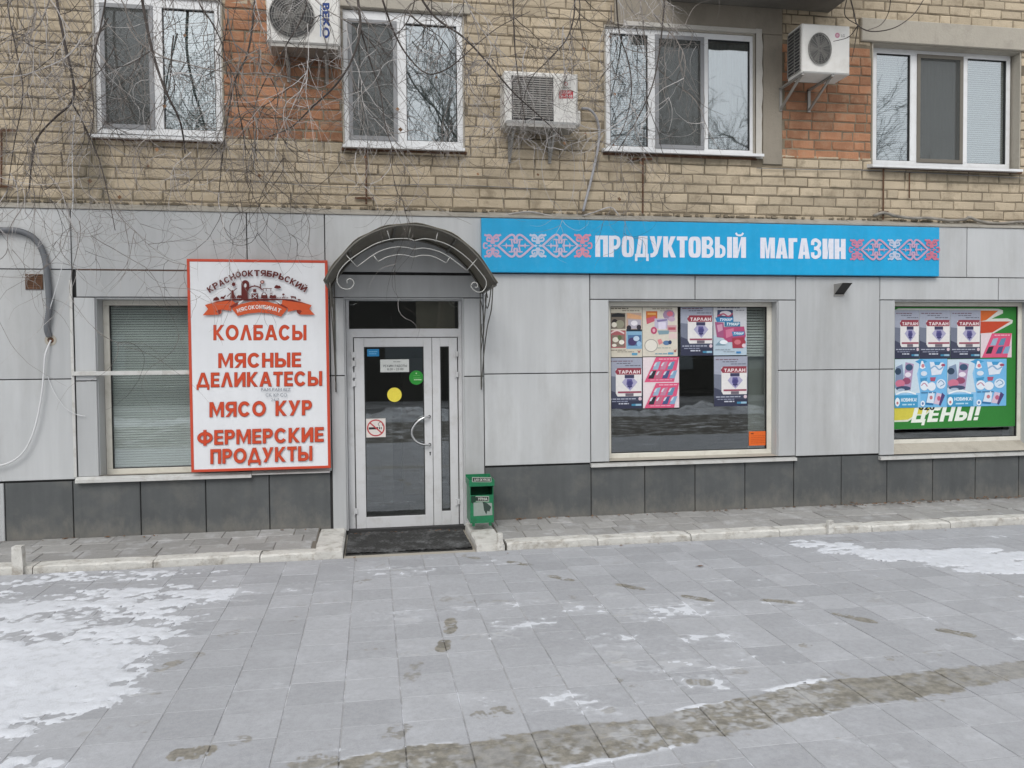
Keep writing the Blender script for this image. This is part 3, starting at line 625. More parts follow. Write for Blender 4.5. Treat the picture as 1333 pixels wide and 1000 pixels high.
def leaf(xa, xb, zc, zd, gl, gr, gb, gt, yy):
    m = MB(); m.cbox(xa, gl, yy, yy+.05, zc, zd, .004); m.cbox(gr, xb, yy, yy+.05, zc, zd, .004); m.cbox(gl, gr, yy+.0005, yy+.05, zc, gb, .004); m.cbox(gl, gr, yy+.0005, yy+.05, gt, zd, .004)
    m.build('door_leaf', M['door'], door)
    m = MB(); t = .008
    for q in ((gl,gr,gb,gb+t),(gl,gr,gt-t,gt),(gl,gl+t,gb+t,gt-t),(gr-t,gr,gb+t,gt-t)): m.box(q[0],q[1],yy+.010,yy+.03,q[2],q[3])
    m.build('gasket', M['rubber'], door)
    m = MB(); m.box(gl,gr,yy+.022,yy+.028,gb,gt); m.build('pane', M['glass_shop'], door)
yl = YD-.012; zlb, zlt = dz(685.5), dz(440)
leaf(dx(462.5), dx(563), zlb, zlt, dx(475.3), dx(552.6), dz(671), dz(451.5), yl)
leaf(dx(563)+.005, dx(596), zlb, zlt, dx(574), dx(585.5), dz(667), dz(451.5), yl)
m = MB(); m.box(dx(563)+.0005, dx(563)+.0045, yl+.012, yl+.04, zlb, zlt); m.box(dx(461), dx(462.5), yl+.015, yl+.04, zlb, zlt); m.box(dx(596), dx(597), yl+.015, yl+.04, zlb, zlt); m.box(dx(461),dx(597),yl+.016,yl+.04,zlt,zlt+.008); m.build('gap_seal', M['rubber'], door)
for px_, qs in ((461.5,(461,472,487,498,662)),(594.5,(461,488,655))):
    for q in qs:
        m = MB(); m.cbox(dx(px_)-.018, dx(px_)+.02, yl-.016, yl+.0, dz(q+4), dz(q-3), .003); m.tube([(dx(px_)-.012,yl-.015,dz(q+5)),(dx(px_)-.012,yl-.015,dz(q-4))], .009, 8); m.build('hinge', M['door'], door)
m = MB(); pts = [(dx(x_), y_, dz(q)) for x_, y_, q in ((559,yl,543),(557,yl-.04,543),(550,yl-.05,544.5),(542,yl-.05,550),(537,yl-.05,557),(535.5,yl-.05,563),(537,yl-.05,569),(542,yl-.05,575),(550,yl-.05,578.5),(557,yl-.04,579.5),(559,yl,579.5))]
m.tube(smooth_path(pts,4), .011, 8); m.cyl_y(dx(559), dz(543), .017, yl-.004, yl, 12); m.cyl_y(dx(559), dz(579.5), .017, yl-.004, yl, 12); m.build('handle', M['steel'], door, True)
m = MB(); m.cyl_y(dx(559.5), dz(590), .009, yl-.004, yl, 12); m.box(dx(559.5)-.005, dx(559.5)+.005, yl-.0035, yl, dz(593.5), dz(590)); m.build('lock', M['black'], door)
m = MB(); m.box(xl-.02, xr+.02, .03, YD+.07, -.10, zb-.002); m.build('threshold', M['sill'], door)
m = MB(); m.box(dx(543,410), xr-.05, .32, .34, dz(427), zt-.01); m.build('reflection_panel', mat('reflection_panel', (.30,.26,.20), .8, var=.15), door)  # brown panel added behind the transom for the canopy underside reflected there
# things stuck to the door glass
ys = yl+.020
def sheet(x0,x1,z0,z1,y,name,label,cat,col,group=None,base=None):
    t = thing(name, label, cat, ((x0+x1)/2, y, z0), group)
    m = MB(); m.box(x0,x1,y,y+.0012,z0,z1); m.build('sheet', base or pr(col), t)
    return t, Art(y, lambda u,v: (x0+(x1-x0)*u, z1+(z0-z1)*v))
def box_px(l,t,r,b,y): return X(l,(t+b)/2,y), X(r,(t+b)/2,y), Z((l+r)/2,b,y), Z((l+r)/2,t,y)
x0,x1,z0,z1 = box_px(495,468,532.5,484.5,ys)
t, a = sheet(x0,x1,z0,z1,ys,'hours_sign','white opening hours sheet on the upper part of the door glass','sign','#c9ccc9')
geo_text(a,'РЕЖИМ РАБОТЫ', .10,.42,.92,.60,'#55585a',.16); a.text('8.00 - 23.00', .24,.68,.80,.86,'#55585a',.01); a.words(.45,.7,.16,.05,'#8a8c8c'); a.build('lettering', t)
def disc_sticker(px,py,r,col,name,label):
    cx, cz = W(px,py,ys); t = thing(name, label, 'sticker', (cx,ys,cz)); m = MB(); m.cyl_y(cx,cz,r,ys,ys+.001,32); m.build('disc', pr(col), t); return t, Art(ys, lambda u,v: (cx-r+2*r*u, cz+r-2*r*v))
disc_sticker(513.5,514,.073,'#e2d24e','round_sticker','plain yellow round sticker in the middle of the door glass')
t, a = disc_sticker(542,491.7,.073,'#2c8a35','round_sticker','green round sticker near the right edge of the door glass'); a.ell(.5,.2,.05,.05,'#a9cf9a'); a.words(.3,.75,.34,.03,'#6fae66'); a.words(.3,.8,.5,.04,'#6fae66'); a.words(.33,.85,.62,.06,'#bcd9b2'); a.build('print', t)
x0,x1,z0,z1 = box_px(478,454.5,493.5,464,ys)
t, a = sheet(x0,x1,z0,z1,ys,'blue_sticker','small torn blue sticker in the top left corner of the door glass','sticker','#2b80b5'); a.words(.15,.85,.3,.12,'#76b4d6'); a.words(.15,.8,.6,.1,'#76b4d6'); a.build('print', t)
x0,x1,z0,z1 = box_px(476.5,545,502,569.3,ys-.0005)
t, a = sheet(x0,x1,z0,z1,ys-.001,'no_smoking_sign','square white no smoking sign with a red crossed circle on the door glass','sign','#d5cfca')
a.rect(.14,.46,.62,.58,'#232226'); a.rect(.66,.46,.72,.58,'#232226'); a.rect(.76,.46,.8,.58,'#232226'); a.stroke([(.7,.42),(.62,.3),(.72,.2),(.82,.24),(.84,.4)],.035,'#77716f')
a.stroke([(.5+.42*math.cos(k*math.pi/16),.5+.42*math.sin(k*math.pi/16)) for k in range(33)],.07,'#b3474b',sm=False); a.stroke([(.2,.22),(.8,.78)],.07,'#b3474b',sm=False); a.build('print', t)

# ------------------------------------------------------------------ posters on the shop glass
yp = .156
def p_tarlan(a, dark=True):
    a.rect(0,0,1,1,'#9a9fae' if dark else '#a9adb8'); a.poly([(0,.35),(1,.42),(1,1),(0,1)],'#6f7585'); a.poly([(0,.62),(.3,.7),(1,.7),(1,1),(0,1)],'#424659'); a.poly([(0,.84),(1,.86),(1,1),(0,1)],'#33364a')
    a.words(.05,.72,.055,.018,'#6c5560'); a.words(.25,.68,.10,.016,'#5e5f6b'); a.words(.5,.95,.145,.016,'#5e5f6b')
    a.poly([(.22,.22),(.98,.22),(.98,.76),(.27,.76),(.22,.7)],'#d9d7d6'); a.poly([(.2,.27),(.27,.2),(.97,.2),(.97,.33),(.25,.33)],'#8c3a48')
    geo_text(a,'ТАРЛАН',.30,.245,.93,.31,'#e3d9d9',.22)
    a.rect(.48,.335,.76,.40,'#3b3c58'); a.poly([(.50,.40),(.74,.40),(.86,.48),(.76,.56),(.64,.65),(.5,.56),(.40,.48)],'#a3a0bd'); a.poly([(.55,.42),(.69,.42),(.73,.5),(.63,.62),(.53,.52)],'#5a5689')
    a.ell(.63,.5,.07,.045,'#454272'); a.rect(.56,.55,.7,.58,'#3d3c63')
    a.rect(.28,.66,.97,.695,'#90465a'); a.rect(.5,.70,.74,.755,'#6d6670'); a.words(.05,.82,.80,.018,'#aeb3c4'); a.words(.1,.6,.85,.016,'#8e93a8')
    a.words(.3,.6,.89,.025,'#b9bdcb'); a.rect(.68,.91,.8,.95,'#3f7fa0'); a.rect(.8,.91,.97,.95,'#8db0c6'); a.ell(.93,.81,.05,.035,'#cbb9c2')
def p_pink(a):
    a.rect(0,0,1,1,'#d5c6cc')
    for v in (0,.51):
        s = .49; q = lambda x,y: (x, v+s*y)
        a.poly([q(.36,0),q(1,0),q(.86,1),q(.04,1)],'#cf5478'); a.poly([q(0,0),q(.34,0),q(.02,1),q(0,1)],'#dccfd2')
        a.words(.44,.94,v+.03,.016,'#e6b9c6'); a.words(.2,.8,v+s*.9,.014,'#e0a2b5')
        for r_, (uu, cc) in enumerate((((.36,.56,.76),('#8fa9bf','#b77f98','#5f86a3')),((.24,.42,.62,.82),('#2d3038','#b06b80','#46557e','#7fa0bd')))):
            for u_, c_ in zip(uu, cc):
                vv = .2+.36*r_; a.poly([q(u_,vv),q(u_+.13,vv-.03),q(u_+.05,vv+.3),q(u_-.1,vv+.3)],c_); a.poly([q(u_-.02,vv+.03),q(u_+.04,vv+.0),q(u_-.02,vv+.16),q(u_-.07,vv+.16)],'#c9ccd6')
def p_A(a):
    a.rect(0,0,1,1,'#c9c3b4'); a.words(.05,.62,.045,.02,'#6d675c'); a.words(.4,.95,.09,.016,'#7d776c')
    a.rect(.05,.14,.5,.45,'#6e655c'); a.poly([(.08,.17),(.28,.14),(.48,.17),(.48,.22),(.08,.22)],'#24262a'); a.ell(.18,.33,.09,.07,'#2b2727'); a.ell(.33,.36,.13,.08,'#8b8a78'); a.ell(.16,.37,.08,.05,'#cfcabd')
    a.rect(.52,.14,.98,.46,'#b59c8f'); a.poly([(.55,.14),(.98,.2),(.98,.27),(.55,.24)],'#cfa079'); a.rect(.58,.27,.96,.45,'#a9a5b1'); a.ell(.6,.43,.07,.05,'#2b2a33'); a.ell(.9,.42,.07,.05,'#38343d'); a.ell(.76,.34,.1,.05,'#dcd9de')
    a.rect(.03,.48,.5,.82,'#a05c60'); a.rect(.09,.57,.46,.80,'#7e7065'); a.ell(.2,.66,.09,.05,'#d6d2c4'); a.ell(.38,.71,.08,.045,'#e0ddd2'); a.ell(.32,.62,.06,.05,'#5b6a4a'); a.ell(.16,.77,.07,.03,'#ddd8cd'); a.stroke([(.06,.53),(.25,.48),(.46,.54)],.03,'#d9c4c2')
    a.rect(.52,.48,.99,.84,'#7ea6c2'); a.rect(.52,.46,.99,.5,'#22303c'); a.rect(.57,.57,.97,.78,'#4f6f95'); a.ell(.7,.7,.13,.08,'#453a63'); a.ell(.82,.64,.09,.05,'#b6c7da'); a.ell(.9,.74,.07,.05,'#8fb3d2')
    a.words(.05,.5,.855,.016,'#7d776c'); a.words(.25,.75,.89,.014,'#8d877c'); a.rect(.68,.92,.85,.965,'#5b97b8'); a.poly([(.85,.86),(.9,.89),(.95,.85),(.92,.92),(.88,.92)],'#a26a62')
def p_B(a):
    a.rect(0,0,1,1,'#cec8bb'); a.words(.08,.78,.03,.018,'#6d675c'); a.words(.28,.85,.075,.016,'#7d776c'); a.words(.5,.9,.115,.014,'#8d877c')
    a.rect(.1,.13,.42,.27,'#bf6a35'); a.rect(.14,.16,.38,.2,'#d7a05c'); a.poly([(.1,.27),(.36,.22),(.42,.3),(.12,.38)],'#bb5c6c'); a.ell(.75,.2,.17,.1,'#97819b'); a.ell(.78,.18,.09,.05,'#c46b7d'); a.ell(.83,.28,.1,.05,'#b7a2b8')
    a.rect(.34,.27,.72,.46,'#b7b1c6'); a.rect(.45,.34,.66,.48,'#d5cfe0'); a.poly([(.4,.3),(.7,.28),(.7,.31),(.42,.34)],'#7d749b'); a.rect(.7,.4,.97,.53,'#c29aa0'); a.rect(.73,.44,.94,.49,'#a85661')
    a.ell(.32,.5,.09,.07,'#b2496b'); a.ell(.32,.5,.04,.035,'#d7a6b5'); a.poly([(.42,.5),(.76,.5),(.74,.57),(.46,.58)],'#7d98a3'); a.rect(.75,.56,.98,.66,'#d6bfbd')
    a.ell(.24,.79,.19,.125,'#9b9791'); a.ell(.24,.79,.17,.11,'#dad6cc'); a.poly([(.42,.68),(.52,.66),(.58,.74),(.46,.78)],'#d0888a'); a.ell(.68,.74,.1,.045,'#56769b'); a.ell(.78,.73,.05,.04,'#2c3f60')
    a.words(.42,.8,.83,.014,'#8fa096'); a.words(.35,.8,.94,.02,'#7d98a3'); a.rect(.72,.925,.88,.965,'#5b97b8'); a.poly([(.88,.86),(.92,.89),(.97,.85),(.95,.92),(.9,.92)],'#a26a62')
def p_D(a):
    a.rect(0,0,1,1,'#bdbfc4'); a.poly([(0,.6),(.4,.7),(1,.66),(1,1),(0,1)],'#aebfcb'); a.words(.12,.8,.05,.018,'#6d6c75'); a.words(.68,.92,.10,.016,'#7c7b84')
    a.poly([(.12,.1),(.58,.1),(.6,.34),(.1,.34)],'#3f4763'); a.ell(.36,.17,.17,.05,'#c9c6cd'); a.stroke([(.12,.22),(.3,.18),(.45,.23),(.58,.17)],.03,'#a34a63'); a.poly([(.05,.25),(.6,.24),(.6,.34),(.1,.34)],'#3479a6'); geo_text(a,'ТУМАР',.18,.265,.55,.32,'#dfe9ef',.22,.02)
    a.poly([(.04,.34),(.3,.35),(.34,.66),(.1,.64)],'#9a5579'); a.poly([(.1,.4),(.26,.38),(.28,.5),(.14,.54)],'#c391a8')
    a.poly([(.3,.44),(.92,.43),(.97,.62),(.9,.74),(.42,.74),(.3,.66)],'#a84a70'); a.poly([(.36,.5),(.6,.46),(.62,.6),(.38,.66)],'#c27490'); a.rect(.33,.335,.8,.43,'#2f6f92'); geo_text(a,'ТУМАР',.38,.352,.76,.412,'#dfe9ef',.22,.02)
    a.poly([(.55,.53),(.93,.53),(.92,.6),(.58,.63)],'#3479a6'); geo_text(a,'ТУМАР',.59,.545,.89,.595,'#dfe9ef',.22,.02); a.poly([(.55,.66),(.9,.64),(.97,.74),(.9,.86),(.57,.86)],'#9a3a49'); a.ell(.72,.74,.1,.05,'#c2707a')
    a.poly([(.05,.8),(.2,.7),(.36,.8)],'#7b95a4'); a.ell(.3,.74,.12,.04,'#dfe5ea'); a.words(.05,.5,.88,.016,'#8d97a2'); a.words(.3,.65,.92,.014,'#8d97a2'); a.rect(.68,.925,.82,.965,'#3f7fb5'); a.ell(.91,.81,.06,.04,'#d9c3cb')
def p_blue(a):
    a.rect(0,0,1,1,'#86bbe0'); a.poly([(0,0),(.5,0),(.42,.3),(.48,.7),(0,.7)],'#bfd0dc'); a.poly([(.45,0),(1,0),(1,1),(.5,1)],'#6fb0dc'); a.poly([(.5,0),(.62,.05),(.5,.12),(.38,.05)],'#3f93c4')
    a.poly([(.02,.16),(.14,.1),(.17,.35),(.13,.55),(.0,.6)],'#7b8da8'); a.ell(.06,.25,.06,.07,'#2f4258'); a.poly([(.2,.06),(.36,.1),(.3,.65),(.16,.6)],'#a58fae'); a.ell(.27,.17,.07,.07,'#39506c'); a.ell(.25,.32,.06,.05,'#ddd6e0'); a.ell(.22,.45,.08,.07,'#8f4b68'); a.ell(.1,.5,.09,.08,'#c4718a'); a.ell(.16,.6,.14,.05,'#3d4c68'); a.ell(.12,.63,.07,.03,'#9fb0c4')
    a.stroke([(.02,.72),(.2,.66),(.4,.72)],.03,'#e0e6ea')
    a.rect(0,.74,.44,1,'#3f93bf'); geo_text(a,'НОВИНКА!',.12,.80,.42,.875,'#dfeaf0',.2); a.words(.14,.38,.92,.03,'#a9cfe0'); a.ell(.05,.88,.045,.09,'#dfe6ea'); a.ell(.05,.9,.02,.03,'#b8747c')
    a.poly([(.47,.18),(.5,.04),(.53,.04),(.58,.18),(.52,.21)],'#dfe4ea'); a.ell(.53,.14,.03,.04,'#c27a84'); a.poly([(.66,.06),(.92,.08),(.95,.12),(.88,.32),(.7,.34)],'#d4dbe6'); a.poly([(.74,.06),(.88,.06),(.84,.13),(.76,.13)],'#3f93c4'); a.ell(.92,.13,.04,.03,'#9d4d68')
    a.stroke([(.68,.2),(.76,.15),(.84,.22),(.92,.17)],.03,'#86a9c8'); a.ell(.55,.3,.06,.05,'#cdd8e4'); a.poly([(.48,.4),(.62,.38),(.6,.46),(.5,.48)],'#3f8dba'); a.poly([(.67,.38),(.78,.38),(.76,.46),(.68,.46)],'#a6506c')
    a.ell(.56,.55,.08,.1,'#d8e1ea'); a.ell(.7,.57,.08,.09,'#d8dfe8'); a.ell(.88,.52,.09,.1,'#cfdcea'); a.stroke([(.82,.5),(.88,.45),(.94,.52),(.86,.57)],.02,'#7f9ebb'); a.stroke([(.5,.55),(.56,.5),(.62,.57)],.02,'#b7849a')
    a.poly([(.64,.7),(.76,.68),(.74,.92),(.6,.9)],'#cfdbe8'); a.poly([(.64,.7),(.6,.9),(.74,.92),(.73,.96),(.58,.94)],'#2e6fa0'); a.poly([(.8,.7),(.94,.74),(.86,.95),(.74,.93)],'#cdb9cc'); a.poly([(.9,.7),(.96,.76),(.87,.98),(.84,.95)],'#4b3f70'); a.ell(.69,.8,.03,.04,'#b7747c'); a.ell(.84,.82,.035,.05,'#b5607a')
    a.words(.5,.78,.68,.03,'#4a7ea6'); a.ell(.53,.92,.04,.06,'#dfe6ee'); a.ell(.53,.92,.02,.03,'#5a78a8')
def poster(l,t,r,b,fn,label,y=yp,cat='poster'):
    x0,x1,z0,z1 = box_px(l,t,r,b,y); T, a = sheet(x0,x1,z0,z1,y,'poster',label,cat,'#cfcfcf'); fn(a); a.build('print', T); return T
poster(792.5,398,836,465,p_A,'poster of four food photographs in the top left corner of the middle shop window')
poster(836.5,396.5,882,464,p_B,'pale poster of small colourful packets with a clock face, second in the top row')
poster(791.8,466,836,532,p_tarlan,'grey blue poster of a crystal emblem below the poster of four food photographs')
poster(837,465,884,531,p_pink,'pink and white poster of two identical halves below the clock face poster',yp-.002)
poster(886,397.5,928,463,p_tarlan,'grey blue emblem poster in the top row left of the poster with crimson packets')
poster(928.7,397,972,462.5,p_D,'poster of crimson food packets with three blue name bands, rightmost in the top row')
poster(929.5,464,973,529,p_tarlan,'grey blue emblem poster hanging below the crimson packets poster')
x0,x1,z0,z1 = box_px(975,561.5,999,580,yp)
t, a = sheet(x0,x1,z0,z1,yp,'notice','small bright orange notice in the bottom right corner of the middle shop window','notice','#d9662a'); a.rect(.1,.12,.25,.2,'#70331a')
for v in (.3,.42,.54,.66,.8): a.words(.1,.9,v,.035,'#b04c20')
a.build('print', t)
# green vinyl of the right window
zb3 = Z(1240,557,yp); x0, x1, z1 = S3[0]+.05, X(1325.5,470,yp), S3[3]-.055
T, a = sheet(x0-.04,x1,zb3,z1,yp+.0045,'window_banner','large green price banner with orange lightning arrows filling the right shop window','banner','#2f7a34', base=pr('#2f7a34'))
a = Art(yp+.0045, lambda px_,py_: W(px_,py_,yp))
a.poly([(1164.5,404),(1170,401.5),(1300,402),(1306,404),(1306,408),(1291,415),(1312,414.5),(1319,417),(1318,421),(1290,436),(1164.5,436)],'#c9cbc4')
a.poly([(1250,404),(1300,404.5),(1284,417),(1276,418.5),(1250,420)],'#c4622c'); a.poly([(1250,420),(1278,418.5),(1316,418.5),(1292,433),(1250,436)],'#b8452c')
a.poly([(1164.5,528),(1230,528),(1221,535),(1215,533),(1205,541),(1195,541),(1182,549),(1164.5,549.5)],'#cfd4c4'); a.poly([(1164.5,528),(1229,528),(1220,534),(1212,531),(1204,540),(1194,539),(1182,546.5),(1164.5,547.5)],'#c9bf4a')
a.build('print', T); geo_text(a,'ЦЕНЫ!',1186,531,1273,550.5,'#dfe5dc',.27,5,-3.5,gap=.13); a.build('word', T); a.text('020',1196,526,1217,534,'#22241e',.04)
a.build('number', T)
for l,r,lb in ((1164.8,1196.6,'leftmost'),(1197,1237,'middle'),(1237.4,1276.2,'rightmost')): poster(l,404,r,467,p_tarlan,lb+' of the three grey blue emblem posters on the green banner',yp-.001)
def p_pink1(a):
    b = Art(a.y, a.fn); a.rect(0,0,1,1,'#d5c6cc'); f0 = a.fn
    a.fn = lambda u,v: f0(u, v/.49 if v < .5 else 1.0)
    s = .49; q = lambda x,y: (x, s*y)
    a.poly([q(.36,0),q(1,0),q(.86,1),q(.04,1)],'#cf5478'); a.words(.44,.94,.03,.016,'#e6b9c6')
    for r_, (uu, cc) in enumerate((((.4,.66),('#8fa9bf','#5f86a3')),((.26,.58,.8),('#2d3038','#46557e','#7fa0bd')))):
        for u_, c_ in zip(uu, cc): vv = .22+.34*r_; a.poly([q(u_,vv),q(u_+.16,vv-.03),q(u_+.08,vv+.28),q(u_-.1,vv+.28)],c_)
    a.fn = f0
poster(1276.6,434,1317,465.5,p_pink1,'small pink poster of packets right of the grey blue posters on the green banner',yp-.001)
poster(1164.8,467.5,1232.8,530.5,p_blue,'light blue poster of snack packets, left one above the yellow splash',yp-.0015)
poster(1233.2,467.5,1310,529,p_blue,'light blue poster of snack packets, right one above the white word on green',yp-.0015)

# ------------------------------------------------------------------ sign with red border
ys1 = -.09
x0, x1 = X(246,480,ys1), X(428.5,480,ys1); z1, z0 = Z(335,338,ys1), Z(335,612.5,ys1)
sg = thing('shop_sign', 'tall white sign with orange red border and lettering beside the entrance', 'sign', ((x0+x1)/2, 0, z0))
m = MB(); m.box(x0+.01,x1-.01,ys1+.004,-.05,z0+.01,z1-.01); m.build('board', M['white'], sg)
m = MB(); t_ = .026
for q in ((x0,x1,z0,z0+t_),(x0,x1,z1-t_,z1),(x0,x0+t_,z0+t_,z1-t_),(x1-t_,x1,z0+t_,z1-t_)): m.cbox(q[0],q[1],ys1,-.045,q[2],q[3],.003)
m.build('border', M['red'], sg)
m = MB()
for xx in (x0+.25, x1-.25): m.box(xx-.02,xx+.02,-.05,0,z0+.1,z0+.14); m.box(xx-.02,xx+.02,-.05,0,z1-.14,z1-.1)
m.build('bracket', M['galv'], sg)
yt = ys1+.0035
OUT, RED, BRN, DRK = '#a63c24', '#c4482a', '#c4532c', '#5d1f1c'
a = Art(yt, lambda px_,py_: W(px_,py_,ys1))
def sline(txt, l, t, r, b, dv=0.):
    geo_text(a, txt, l, t, r, b, OUT, .25, dv=dv); geo_text(a, txt, l, t, r, b, RED, .25, dv=dv, e=.030); a.build('lettering', sg)
sline('КОЛБАСЫ',277.6,423,399,443.2); sline('МЯСНЫЕ',284,460,392,479.3,-1.2); sline('ДЕЛИКАТЕСЫ',255.8,485.3,419.5,504.6,-2.2); sline('МЯСО КУР',272.7,523.5,406.3,543.4,-2.8)
sline('ФЕРМЕРСКИЕ',256.8,560.5,421.6,580,-4.8); sline('ПРОДУКТЫ',274,584.8,406.8,604.3,-4.6)
a.y -= .0004
a.text('PAM.PAM.BIZ',340,505.2,378.5,509.3,'#6f7680',.012); a.text('CK KP CO',346,511.8,374,516.4,'#7b828b',.01); a.text('24/7',353,518.6,363.5,522.3,'#7b828b',.01); a.build('stencil', sg)
# logo: arched name
word = 'КРАСНООКТЯБРЬСКИЙ'; arc = [((285+((i-8)/8)*0),0) for i in range(17)]
pts_ = smooth_path([(90,275),(170,222),(250,182),(330,140),(420,100),(520,88),(640,84),(750,90),(850,112),(950,150),(1050,200),(1160,268)], 12)
cum = [0]
for i in range(1,len(pts_)): cum.append(cum[-1]+math.hypot(pts_[i][0]-pts_[i-1][0], pts_[i][1]-pts_[i-1][1]))
def at_len(s_):
    for i in range(1,len(cum)):
        if cum[i] >= s_: break
    t = (s_-cum[i-1])/(cum[i]-cum[i-1]); p, q = pts_[i-1], pts_[i]
    return (p[0]+(q[0]-p[0])*t, p[1]+(q[1]-p[1])*t, math.atan2(q[1]-p[1], q[0]-p[0]))
Lp = lambda x,y: (260+x/8.331, 345+y/8.331)
nl = len(word); y_ = a.nxt()
for i, ch in enumerate(word):
    cx, cy, an = at_len(cum[-1]*(i+.5)/nl); ww, hh = cum[-1]/nl*.88, 72.
    cx += 10*math.sin(an)*0
    def qd(x_, y_2, cx=cx, cy=cy, an=an, ww=ww, hh=hh, ch=ch):
        ux, uy = (x_/ADV[ch]-.5)*ww, (y_2-.5)*hh*.92; return W(*Lp(cx+ux*math.cos(an)-uy*math.sin(an), cy+ux*math.sin(an)+uy*math.cos(an)+6), ys1)
    geo_text(a, ch, 0,0,0,0, DRK, .24, quad=qd)
a2 = Art(a.y-.0006, lambda x,y: W(*Lp(x,y), ys1)); 
# ribbon and farm silhouettes
a2.poly([(35,548),(95,480),(60,436),(200,395),(350,385),(400,420),(340,470),(345,500),(240,485),(240,520),(215,540)],BRN)
a2.poly([(1250,542),(1190,480),(1215,438),(1080,395),(900,378),(890,430),(960,480),(955,510),(1050,490),(1060,520),(1090,540)],BRN)
a2.poly([(240,485),(225,525),(215,540),(180,505),(205,488)],'#7a2a1e'); a2.poly([(1050,490),(1062,525),(1085,538),(1110,505),(1090,488)],'#7a2a1e')
a2.poly([(60,436),(300,375),(420,368),(870,368),(1000,375),(1215,438),(1100,412),(900,382),(640,392),(400,388),(250,395)],DRK)
a2.poly([(325,455),(400,410),(450,400),(380,470)],'#7a2a1e'); a2.poly([(965,470),(880,420),(830,400),(900,480)],'#7a2a1e')
a2.poly([(350,475),(450,425),(560,400),(650,393),(740,400),(850,428),(950,480),(885,562),(780,530),(650,517),(530,528),(415,555)],BRN)
a2.poly([(415,432),(432,398),(480,382),(455,410)],'#d0d2d4'); a2.poly([(880,432),(870,402),(820,384),(846,410)],'#d0d2d4')
nl = 12; wd2 = 'МЯСОКОМБИНАТ'; y_ = a2.nxt(); a2.y -= .0005
for i, ch in enumerate(wd2):
    u = (i+.5)/nl; cx = 405+480*u; cy = 452+46*((u-.5)*2)**2; an = math.atan2(2*46*(u-.5)*2*2/480, 1)*1.0
    def qd(x_, y_2, cx=cx, cy=cy, an=an, ch=ch):
        ux, uy = (x_/ADV[ch]-.5)*35, (y_2-.5)*44; return W(*Lp(cx+ux*math.cos(an)-uy*math.sin(an), cy+ux*math.sin(an)+uy*math.cos(an)+4), ys1)
    geo_text(a2, ch, 0,0,0,0, '#dcdad8', .22, quad=qd)
a2.poly([(455,372),(455,200)]+[(498-43*math.cos(k*math.pi/10), 210-43*math.sin(k*math.pi/10)) for k in range(11)]+[(541,260),(520,300),(520,372)],DRK); a2.ell(499,225,13,22,'#c9cbcd')
a2.stroke([(510,275),(550,245),(600,232),(650,245),(685,275)],13,DRK); a2.poly([(585,232),(600,218),(615,232)],DRK); a2.rect(583,265,617,297,DRK); a2.rect(565,312,636,368,DRK)
a2.stroke([(575,320),(625,362)],6,'#d0d2d4',sm=False); a2.stroke([(625,320),(575,362)],6,'#d0d2d4',sm=False); a2.rect(523,300,530,370,DRK)
a2.ell(372,212,21,21,DRK); 
for k in range(8): a2.stroke([(372+26*math.cos(k*.785),212+26*math.sin(k*.785)),(372+33*math.cos(k*.785),212+33*math.sin(k*.785))],4,DRK,sm=False)
a2.poly([(335,368),(345,285),(358,272),(372,285),(385,368)],DRK); a2.stroke([(310,252),(358,300)],8,DRK,sm=False); a2.stroke([(408,255),(350,300)],8,DRK,sm=False); a2.stroke([(302,345),(350,300)],8,DRK,sm=False); a2.stroke([(398,365),(362,300)],8,DRK,sm=False)
a2.ell(848,245,38,14,DRK); a2.ell(838,235,18,15,DRK); a2.ell(862,238,15,12,DRK); a2.ell(682,188,23,20,DRK); a2.ell(682,188,14,12,'#c9a29a'); a2.rect(655,208,668,262,DRK)
a2.poly([(665,365),(670,330),(685,302),(718,302),(735,330),(740,365)],DRK); a2.poly([(683,328),(690,308),(714,308),(722,328)],'#d0d2d4'); a2.rect(685,255,785,262,DRK); a2.rect(690,262,696,290,DRK); a2.rect(722,262,728,285,DRK); a2.rect(772,262,778,290,DRK)
a2.rect(765,305,790,345,DRK); a2.poly([(760,345),(825,325),(835,365),(760,365)],DRK); a2.rect(770,312,784,328,'#d0d2d4'); a2.ell(820,350,15,15,DRK)
a2.poly([(150,392),(155,365),(190,345),(215,365),(218,385)],DRK); a2.poly([(228,368),(235,345),(265,345),(285,325),(288,338),(275,355),(272,372)],DRK); a2.poly([(985,338),(1045,345),(1048,370),(1038,372),(1030,358),(1005,358),(1000,372),(992,350)],DRK); a2.poly([(1065,372),(1095,374),(1098,392),(1068,388)],DRK)
a2.stroke([(910,365),(910,320)],5,DRK,sm=False); a2.ell(910,322,14,10,DRK); 
for k in range(7): a2.rect(840+k*19,350,848+k*19,366,DRK)
for k in range(6): a2.ell(415+k*9, 352-(k%2)*10, 10, 14, DRK)
a.build('arched_name', sg); a2.build('emblem', sg)

# ------------------------------------------------------------------ blue fascia sign
yb = -.06
x0, x1 = X(627,320,yb), X(1223,320,yb); z0, z1 = Z(900,356.8,yb), Z(900,289.5,yb)
sb = thing('fascia_sign', 'long sky blue fascia sign with white lettering and pink folk ornaments', 'sign', ((x0+x1)/2, 0, z0))
m = MB(); m.cbox(x0,x1,yb,.0-.003,z0,z1,.004); m.build('board', M['blue'], sb)
f = lambda px_,py_: W(px_,py_,yb)
a = Art(yb, f)
WH = '#d9dbe6'
def impact(txt, l, t, r, b, bold=.055): a.text(txt, l, t, r, b, WH, bold)
